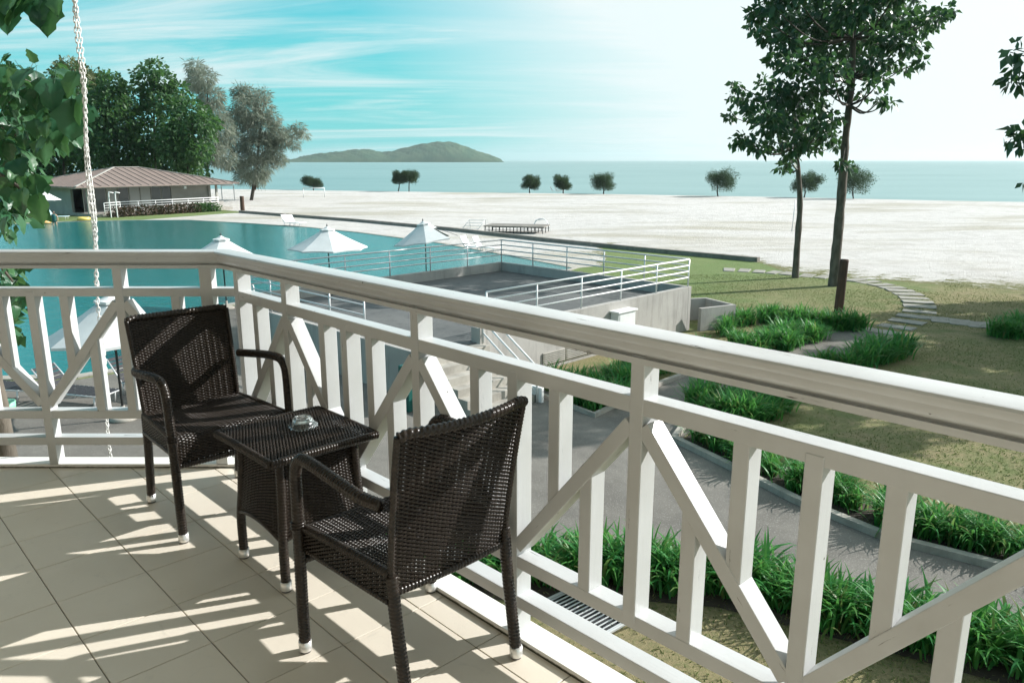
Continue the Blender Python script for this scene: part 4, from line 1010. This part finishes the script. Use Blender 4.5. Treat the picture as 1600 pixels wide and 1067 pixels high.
side_tree((18.8, 22.5, G), 9.5, 2.5, 'tree just outside the right edge whose dark leafy twigs reach into view', 22, .30, ex, 3)
side_tree((27.5, 26.5, G), 9.0, 3.6, 'broadleaf tree right of the view that shades the lawn by the stepping stones', 34, .34, (), 4)
side_tree((31.5, 23.0, G), 9.5, 3.6, 'broadleaf tree farther right of the view that shades the near lawn', 30, .34, (), 5)
side_tree((23.2, 21.8, G), 8.6, 3.4, 'broadleaf tree right of the view that shades the lawn behind the lily bed', 34, .34, (), 6)
side_tree((30.5, 29.8, G), 9.2, 3.4, 'broadleaf tree right of the view near the beach edge', 32, .34, (), 8)
random.seed(11)
# big-leaved tree at the left edge of the balcony
bt = empty('big_leaved_tree', (-3.86, 5.5, G)); T(bt, 'large-leaved green tree hanging over the left edge of the balcony', 'tree')
trunk_obj(bt, [(-3.86, 5.5, G-.2), (-3.84, 5.5, -1), (-3.84, 5.5, .4), (-3.80, 5.52, 1.7), (-3.9, 5.6, 3.4)], .085, .05, M_BARK, ds=.2)
def big_leaf(seed):
    """heart-shaped lobed blade about one unit long, folded along the midrib, with raised veins"""
    rs = np.random.default_rng(seed); n = 9; V = []; F = []
    for i in range(n+1):
        t = i/n; w = .50*math.sin(math.pi*min(1, t**.62))**.8*(1+.16*math.sin(t*17+seed))+.002
        if i == n: w = .004
        y = t-.12*(1-t)**3
        curl = -.30*t*t
        for k, q in enumerate((-1, -.62, -.3, 0, .3, .62, 1)):
            z = curl+.14*abs(q)*w*2-.10*q*q*w+.030*math.sin(i*1.9+abs(q)*4)*abs(q)+.012*math.sin(i*3.14)*abs(q)
            if q == 0: z -= .012
            V.append((q*w, y-.10*abs(q)*(1 if t < .3 else .35), z+rs.normal()*.006))
    for i in range(n):
        for k in range(6): a = i*7+k; F.append((a, a+1, a+8, a+7))
    b = len(V)                                                       # stalk
    for j, (yy, zz) in enumerate(((-.45, .14), (-.2, .05), (.02, 0))):
        for a in (0, 2.1, 4.2): V.append((.012*math.cos(a), yy, zz+.012*math.sin(a)))
    for j in range(2):
        for a in range(3): F.append((b+j*3+a, b+j*3+(a+1) % 3, b+j*3+3+(a+1) % 3, b+j*3+3+a))
    return mesh_np('leaf', V, F, M_LBIG, True)
BL = [big_leaf(s) for s in range(5)]
def put_leaf(p, size, droop, az, roll):
    o = link('leaf', BL[random.randrange(5)], bt, loc=p-Vector(bt.location)); o.rotation_mode = 'ZYX'
    o.rotation_mode = 'XYZ'
    M = Matrix.Rotation(az, 4, 'Z')@Matrix.Rotation(-droop, 4, 'X')@Matrix.Rotation(roll, 4, 'Y'); o.rotation_euler = M.to_euler(); o.scale = (size*random.uniform(.85, 1.1), size, size)
LEAFREG = [(20, 150, 26, 30, 20), (60, 165, 34, 34, 26), (95, 150, 24, 20, 12), (30, 215, 36, 40, 30), (70, 215, 24, 30, 14), (105, 195, 22, 26, 8), (20, 290, 26, 30, 18), (45, 285, 20, 22, 12), (40, 322, 16, 14, 6), (12, 122, 14, 10, 7), (15, 345, 14, 14, 6), (18, 430, 12, 20, 9), (22, 480, 12, 22, 8), (10, 510, 10, 14, 4)]
for cx, cyp, rx, ry, n in LEAFREG:
    for _ in range(int(n*1.45)):
        x, y = random.gauss(cx, rx*.6), random.gauss(cyp, ry*.6)
        p = at_y(x, y, random.uniform(4.7, 5.9)); put_leaf(p+Vector((0, 0, .05)), random.uniform(.07, .135), random.uniform(.2, 1.35), random.uniform(-3.1, 3.1)*.9+math.pi, random.uniform(-.6, .6))
for x, y, s, dr, az in ((52, 95, .10, -1.2, 3.1), (118, 118, .20, .9, 2.6), (130, 150, .25, 1.0, 2.7), (85, 130, .26, .8, 3.3), (45, 110, .24, .5, 3.0), (112, 165, .28, 1.2, 3.4), (35, 300, .20, 1.1, 3.0), (60, 310, .22, 1.3, 3.2), (30, 5, .24, .7, 2.8), (60, 0, .24, .9, 3.4), (78, 5, .26, 1.1, 3.0), (8, 12, .24, .8, 3.6), (25, -12, .26, .6, 3.0), (48, -10, .24, .7, 2.6), (-5, 0, .25, .6, 3.0), (90, -14, .22, .9, 3.2)):
    put_leaf(at_y(x, y, 4.6), s*.72, dr, az, random.uniform(-.4, .4))
_cs = [at_y(x, y, random.uniform(5.6, 6.2)) for x, y in ((15, 150), (50, 160), (85, 165), (25, 205), (60, 215), (20, 250), (45, 260), (10, 300), (35, 310), (10, 340), (8, 430), (15, 470), (12, 505), (100, 175), (5, 120))]
V, F = leaf_cloud(_cs, [.16]*len(_cs), [34]*len(_cs), .11, .4, .75, .9, .1); crown_obj(bt, V, F, M_LBIG, 'inner_foliage')
for px in ((70, 140), (30, 215), (100, 150), (40, 300), (20, 440), (60, -5), (15, 160)):
    c = at_y(*px, 5.3); q = Vector((-3.8, 5.5, min(c.z+.1, 3.2))); trunk_obj(bt, [q, q.lerp(c, .5)+Vector((0, 0, .08)), c], .022, .008, M_BARK, 'branch', .1, 6)

# grove behind the hut
def grove_tree(label, bx, Y, clpx, mat, leaf, dens, name='grove_tree', r0=.22, aspect=.6, droop=.3, topy=None, group='trees behind the pool hut'):
    base = at_y(bx, 285, Y); base.z = G; t = empty(name, base); T(t, label, 'tree', group)
    k = Y/FPX/math.cos(PITCH); ty = min(c[1] for c in clpx)
    top = at_y(sum(c[0] for c in clpx)/len(clpx), ty+8, Y); trunk_obj(t, [base-Vector((0, 0, .3)), base.lerp(top, .3)+Vector((.2, 0, 0)), base.lerp(top, .65), top], r0, .05, M_BARK2, ds=1, sides=8)
    cs, rs, ns = [], [], []
    for x, y, r in clpx:
        for _ in range(2):
            dz = random.uniform(-2.5, 2.5); cs.append(at_y(x+random.gauss(0, r*.25), y+random.gauss(0, r*.25), Y+dz)); rs.append(r*k*.85); ns.append(int(dens*r*r))
    V, F = leaf_cloud(cs, rs, ns, leaf, droop, aspect, .85, .55); crown_obj(t, V, F, mat)
grove_tree('leafy green tree at the left of the grove, partly behind the big leaves', 95, 96, [(95, 150, 32), (112, 195, 36), (85, 225, 34), (70, 185, 30), (130, 235, 30), (60, 240, 28)], M_LGROVE, .55, .42)
grove_tree('rounded dark green tree left of the tallest one behind the hut', 178, 93, [(180, 150, 30), (160, 185, 34), (198, 195, 36), (185, 232, 34), (150, 232, 30), (170, 128, 20)], M_LGROVE, .5, .45)
grove_tree('tallest tree with a pale tufted top, behind the hut roof', 236, 95, [(240, 102, 15), (228, 118, 18), (254, 124, 20), (240, 150, 30), (212, 160, 28), (266, 162, 26), (240, 200, 36), (228, 236, 32), (262, 228, 28)], M_LGROVE, .5, .45)
grove_tree('dense dark tree above the right half of the hut roof', 286, 92, [(288, 175, 28), (302, 205, 32), (278, 222, 32), (314, 236, 24), (266, 195, 24), (322, 196, 20), (296, 250, 24)], M_LGROVE, .48, .48)
grove_tree('pale yellowish tree peeking over the left of the grove', 125, 104, [(104, 112, 18), (128, 116, 18), (150, 122, 18), (88, 105, 12), (140, 145, 22), (112, 140, 22)], M_LPALE, .55, .45)
grove_tree('feathery grey-green casuarina behind the dense tree at the right of the grove', 318, 102, [(308, 108, 13), (318, 124, 18), (330, 148, 20), (336, 178, 22), (342, 212, 22), (340, 245, 20), (326, 225, 20), (300, 128, 12)], M_LCAS, .75, 1.6, 'casuarina_tree', .2, .05, .5)
grove_tree('feathery casuarina with an arm reaching right, last tree of the grove before the sea', 390, 108, [(378, 142, 12), (388, 150, 16), (408, 148, 12), (392, 172, 22), (415, 168, 13), (376, 190, 20), (404, 200, 26), (428, 182, 11), (372, 222, 20), (396, 232, 28), (424, 218, 16), (366, 252, 16), (398, 258, 24), (430, 240, 12), (444, 222, 12), (456, 208, 10), (468, 200, 8), (462, 222, 8), (474, 212, 6), (440, 252, 8), (400, 278, 14), (380, 272, 12)], M_LCAS, .75, 1.6, 'casuarina_tree', .25, .05, .5)
trunk_obj(bpy.data.objects['casuarina_tree.001'], [at_y(399, 297, 108), at_y(404, 250, 108), at_y(430, 225, 108), at_y(466, 208, 108)], .16, .05, M_BARK2, 'branch', 1, 6)
# dark understorey seen between the trunks
for x, y, r, lb in ((60, 262, 26, 'dark shrub under the left trees of the grove'), (160, 262, 24, 'dark shrub under the grove behind the left half of the hut roof'), (260, 262, 22, 'dark shrub under the grove behind the right half of the hut roof')):
    b = at_y(x, 290, 100); b.z = G; s = empty('shrub', b); T(s, lb, 'shrub'); k = 100/FPX
    V, F = leaf_cloud([at_y(x+dx, y+8, 100) for dx in (-45, -20, 0, 20, 45)], [r*k]*5, [500]*5, .5, .2, .6, .9, .5); crown_obj(s, V, F, M_LGROVE, 'foliage')
    trunk_obj(s, [b, at_y(x, y, 100)], .12, .06, M_BARK2, 'stem', 1, 6)
# small round trees along the shore
SH = [(490, 297, 283, 12, 'small round tree on the shore behind the goal frame, farthest left'), (622, 299, 276, 11, 'small shore tree, left one of the touching pair under the island'), (639, 299, 275, 14, 'small shore tree, right one of the touching pair under the island'),
      (828, 301, 284, 13, 'small crooked shore tree, left one of the two in mid view'), (880, 301, 284, 13, 'small crooked shore tree, right one of the two in mid view'), (943, 303, 280, 18, 'small round shore tree standing alone right of the crooked two'),
      (1122, 307, 279, 22, 'round shore tree standing alone left of the two slender lawn trees'), (1256, 309, 283, 19, 'round shore tree just behind the slimmer trunk'), (1334, 311, 281, 23, 'round shore tree behind the taller trunk')]
for x, yb_, yc, r, lb in SH:
    b = at_z(x, yb_, G+.12); t = empty('shore_tree', b); T(t, lb, 'tree', 'small round trees along the shore')
    k = b.y/FPX/math.cos(PITCH); c = at_y(x+1, yc+2.5, b.y); rw = r*k*1.08
    trunk_obj(t, [b-Vector((0, 0, .2)), b.lerp(c, .4)+Vector((random.uniform(-.25, .25), 0, 0)), c], .11, .05, M_BARK2, ds=.3, sides=7)
    cs = []; sxx, szz, skx = random.uniform(.8, 1.15), random.uniform(.75, 1.15), random.uniform(-.5, .5)*rw
    for _ in range(34):
        a, q, h = random.uniform(0, 6.28), rw*.78*math.sqrt(random.random()), random.random(); cs.append(c+Vector((q*math.cos(a)*sxx+skx*h, q*math.sin(a), szz*rw*(-.50+h*1.30*math.sqrt(max(0, 1-(q/rw)**2))))))
    V, F = leaf_cloud(cs, [rw*.38]*34, [250]*34, .24, -.35, .2, .85, .1); V[:, 2] = np.maximum(V[:, 2], c.z-rw*.78+rng.random(len(V))*.12); crown_obj(t, V, F, M_LBEACH)
# shrubs in front of the hut
for x0, x1, n, mat, lb in ((-5.6, -4.4, 3, M_LRED, 'dark reddish shrub at the left foot of the hut railing'), (-3.6, 2.6, 9, M_LRED, 'long reddish-brown hedge below the hut railing'), (2.9, 5.0, 5, M_LGROVE, 'low bright green hedge right of the reddish one below the hut railing')):
    b = Vector((*HWp((x0+x1)/2, -2.3), G)); s = empty('hedge', b); T(s, lb, 'hedge')
    cs = [Vector((*HWp(x0+(x1-x0)*i/(n-1), -2.9+random.uniform(-.2, .2)), G+.45)) for i in range(n)]
    V, F = leaf_cloud(cs, [.62]*n, [260]*n, .2, .1, .6, .8, .5); crown_obj(s, V, F, mat, 'foliage'); tube('stem', [(0, 0, 0), (0, 0, .4)], .05, M_BARK2, s, 6)
# strap-leaved lily clumps along the paths
def lily_mesh(seed):
    r = np.random.default_rng(seed); V = []; F = []
    for b in range(100):
        a = r.uniform(0, 2*math.pi); ln = r.uniform(.40, .74); lean = r.uniform(.45, 1.5); x0 = r.normal(0, .10); y0 = r.normal(0, .10); w = r.uniform(.016, .028)
        d = np.array([math.cos(a), math.sin(a)]); sdv = np.array([-d[1], d[0]]); o = len(V); n = 6; ang = r.uniform(.05, .55); px = 0; pz = 0
        for i in range(n+1):
            t = i/n; ww = w*(1-t**2.2)*(.55+.45*min(1, t*4))+.0008
            for q in (-1, 1): V.append((x0+d[0]*px+sdv[0]*ww*q, y0+d[1]*px+sdv[1]*ww*q, pz+.004*abs(q)))
            px += math.sin(ang)*ln/n; pz += math.cos(ang)*ln/n; ang += lean*1.55/n*(.4+1.5*t)
        for i in range(n): F.append((o+i*2, o+i*2+1, o+i*2+3, o+i*2+2))
    return mesh_np('blades', V, F, M_LILY, True)
LM = [lily_mesh(s) for s in range(5)]
def lily(p, s, label, group):
    e = empty('lily_clump', p, random.uniform(0, 6.28)); T(e, label, 'plant', group); e.scale = (s, s, s*random.uniform(.9, 1.12))
    o = link('leaves', LM[random.randrange(5)], e)
def lily_row(P, n, wid, s, label, group, rows_=1):
    Q = polyline(P, n)
    for i, q in enumerate(Q):
        for k in range(rows_):
            lily(Vector((q[0]+random.gauss(0, wid), q[1]+random.gauss(0, wid), G+.008)), s*random.uniform(.8, 1.15), label, group)
lily_row([(-1.6, 9.15), (.4, 9.1), (1.6, 9.05), (2.6, 8.8), (4.3, 7.9), (6.2, 6.8), (7.6, 5.9)], 56, .11, 1.06, 'green strap-leaved lily clump in the row on the near side of the asphalt path', 'lily row on the near side of the path')
lily_row([(3.75, 14.2), (4.25, 13.1), (4.95, 11.75), (5.75, 10.55), (6.75, 9.75), (9.0, 8.4), (11, 7.2)], 58, .14, .95, 'green strap-leaved lily clump in the row behind the kerb of the asphalt path', 'lily row behind the path kerb')
def lily_px(L_, s, label, group):
    for x, y in L_:
        for _ in range(2):
            p = at_z(x+random.uniform(-7, 7), y+random.uniform(-3, 3), G+.008); lily(p, s*random.uniform(.85, 1.2), label, group)
lily_px([(1088, 640), (1105, 650), (1125, 655), (1145, 658), (1165, 660), (1185, 658), (1205, 650), (1222, 642), (1110, 632), (1140, 638), (1170, 640), (1195, 636)], 1.0, 'lily clump in the bed right of the yard, just under the balcony top rail', 'lily bed right of the yard')
lily_px([(868, 612), (885, 620), (905, 628), (925, 636), (945, 634), (960, 625), (975, 612), (990, 600), (1010, 592), (1030, 580), (900, 606), (930, 612), (955, 600), (980, 585), (1005, 572), (1035, 562), (1060, 566), (1085, 556)], .95, 'shaded lily clump in the corner bed at the foot of the terrace wall', 'lily bed at the terrace foot')
lily_px([(1135, 512), (1152, 508), (1172, 505), (1192, 503), (1212, 503), (1233, 505), (1254, 508), (1274, 511), (1294, 513), (1315, 515), (1335, 518), (1130, 522)], 1.05, 'lily clump in the back bed in front of the thick wooden post', 'lily bed in front of the post')
lily_px([(1165, 548), (1185, 550), (1205, 548), (1225, 545), (1243, 540), (1260, 534), (1275, 528), (1195, 535), (1215, 532), (1240, 526), (1150, 540)], 1.05, 'lily clump in the bed along the left side of the upper path', 'lily bed left of the upper path')
lily_px([(1290, 578), (1310, 578), (1330, 578), (1350, 576), (1368, 570), (1384, 564), (1398, 558), (1408, 552), (1345, 565), (1370, 556)], 1.05, 'lily clump in the bed along the right side of the upper path', 'lily bed right of the upper path')
lily_px([(1562, 524), (1578, 526), (1592, 526), (1606, 526), (1572, 518), (1590, 516)], 1.0, 'lily clump in the separate tuft on the lawn at the right edge', 'lily tuft at the right edge')

# ---- short grass blades standing in the turf
def turf():
    n = 170000
    x = rng.uniform(-2.5, 20, n); y = 6.6+(36.5-6.6)*rng.random(n)**1.25
    YP = np.array(YARD); ins = np.zeros(n, bool)
    for i in range(len(YP)):
        a, b = YP[i-1], YP[i]; c = ((a[1] > y) != (b[1] > y)) & (x < (b[0]-a[0])*(y-a[1])/(b[1]-a[1]+1e-12)+a[0]); ins ^= c
    rel = np.stack([x+.4, y-30.3], 1); tu = (rel[:, 0]-rel[:, 1])*.7071; tv = (rel[:, 0]+rel[:, 1])*.7071
    ok = ~ins & ~((tu > -.3) & (tu < 9.5) & (tv > -11.5) & (tv < 1.6)) & (y < 47-.72*x+3*np.sin(x)) & (np.sin(x*.9+np.sin(y*.7)*2)+np.sin(y*1.3+x*.4)+rng.normal(0, .8, n) > -.9)
    x, y = x[ok], y[ok]; n = len(x); h = rng.uniform(.015, .05, n); a = rng.uniform(0, 6.28, n); w = rng.uniform(.006, .014, n)
    lx, ly = rng.normal(0, .03, n), rng.normal(0, .03, n); z = np.full(n, G)
    V = np.stack([np.stack([x-w*np.cos(a), y-w*np.sin(a), z], 1), np.stack([x+w*np.cos(a), y+w*np.sin(a), z], 1), np.stack([x+lx, y+ly, z+h], 1)], 1).reshape(-1, 3)
    o = link('grass', mesh_np('grass', V, np.arange(3*n).reshape(-1, 3), M_TURF)); o['kind'] = 'stuff'
turf()

# ================================================================ ISLAND
def island():
    Y0 = 2600.0; k = Y0/FPX/math.cos(PITCH)
    prof = [(440, 249), (462, 246), (480, 241), (500, 238), (530, 235), (552, 232), (570, 231), (585, 233), (598, 236), (612, 234), (625, 231), (645, 226), (665, 222), (685, 219.5), (700, 219.5), (715, 222), (735, 230), (755, 237), (772, 242), (782, 247), (788, 251)]
    px = np.array(prof); xs = np.linspace(440, 788, 220); hs = np.interp(xs, px[:, 0], px[:, 1])
    nx, ny = 220, 40; V = []
    for j in range(ny):
        t = j/(ny-1); sh = math.sin(math.pi*min(1, t*1.0))**.7 if t < 1 else 0
        for i in range(nx):
            base = at_y(xs[i], 251, Y0); zt = at_y(xs[i], hs[i], Y0).z-at_y(xs[i], 251, Y0).z
            y = Y0-170+340*t; n = math.sin(xs[i]*.35+j*.9)*math.sin(j*.55+xs[i]*.11)*3.0+rng.normal()*1.3
            z = max(-2, zt*sh+(n if .1 < sh and zt > 6 else 0)*sh*.8)
            V.append((base.x*(y/Y0), y, -5.2+z))
    F = [(j*nx+i, j*nx+i+1, (j+1)*nx+i+1, (j+1)*nx+i) for j in range(ny-1) for i in range(nx-1)]
    o = link('island', mesh_np('island', V, F, M_ISLE, True)); o['kind'] = 'structure'
island()

# ================================================================ HAZE
def haze():
    V = [(x, y, z) for z in (-7.0, 78.0) for x, y in ((-7200, -60), (7200, -60), (7200, 9200), (-7200, 9200))]
    m = bpy.data.materials.new('sea_haze'); m.use_nodes = True; t = m.node_tree; t.nodes.clear()
    pv = t.nodes.new('ShaderNodeVolumePrincipled'); pv.inputs['Color'].default_value = (.80, .93, .95, 1); pv.inputs['Density'].default_value = .0001; pv.inputs['Anisotropy'].default_value = .3
    o = t.nodes.new('ShaderNodeOutputMaterial'); t.links.new(pv.outputs[0], o.inputs['Volume'])
    h = link('haze', mesh_py('haze', V, [(3, 2, 1, 0), (4, 5, 6, 7), (0, 1, 5, 4), (1, 2, 6, 5), (2, 3, 7, 6), (3, 0, 4, 7)], m)); h['kind'] = 'stuff'
haze()
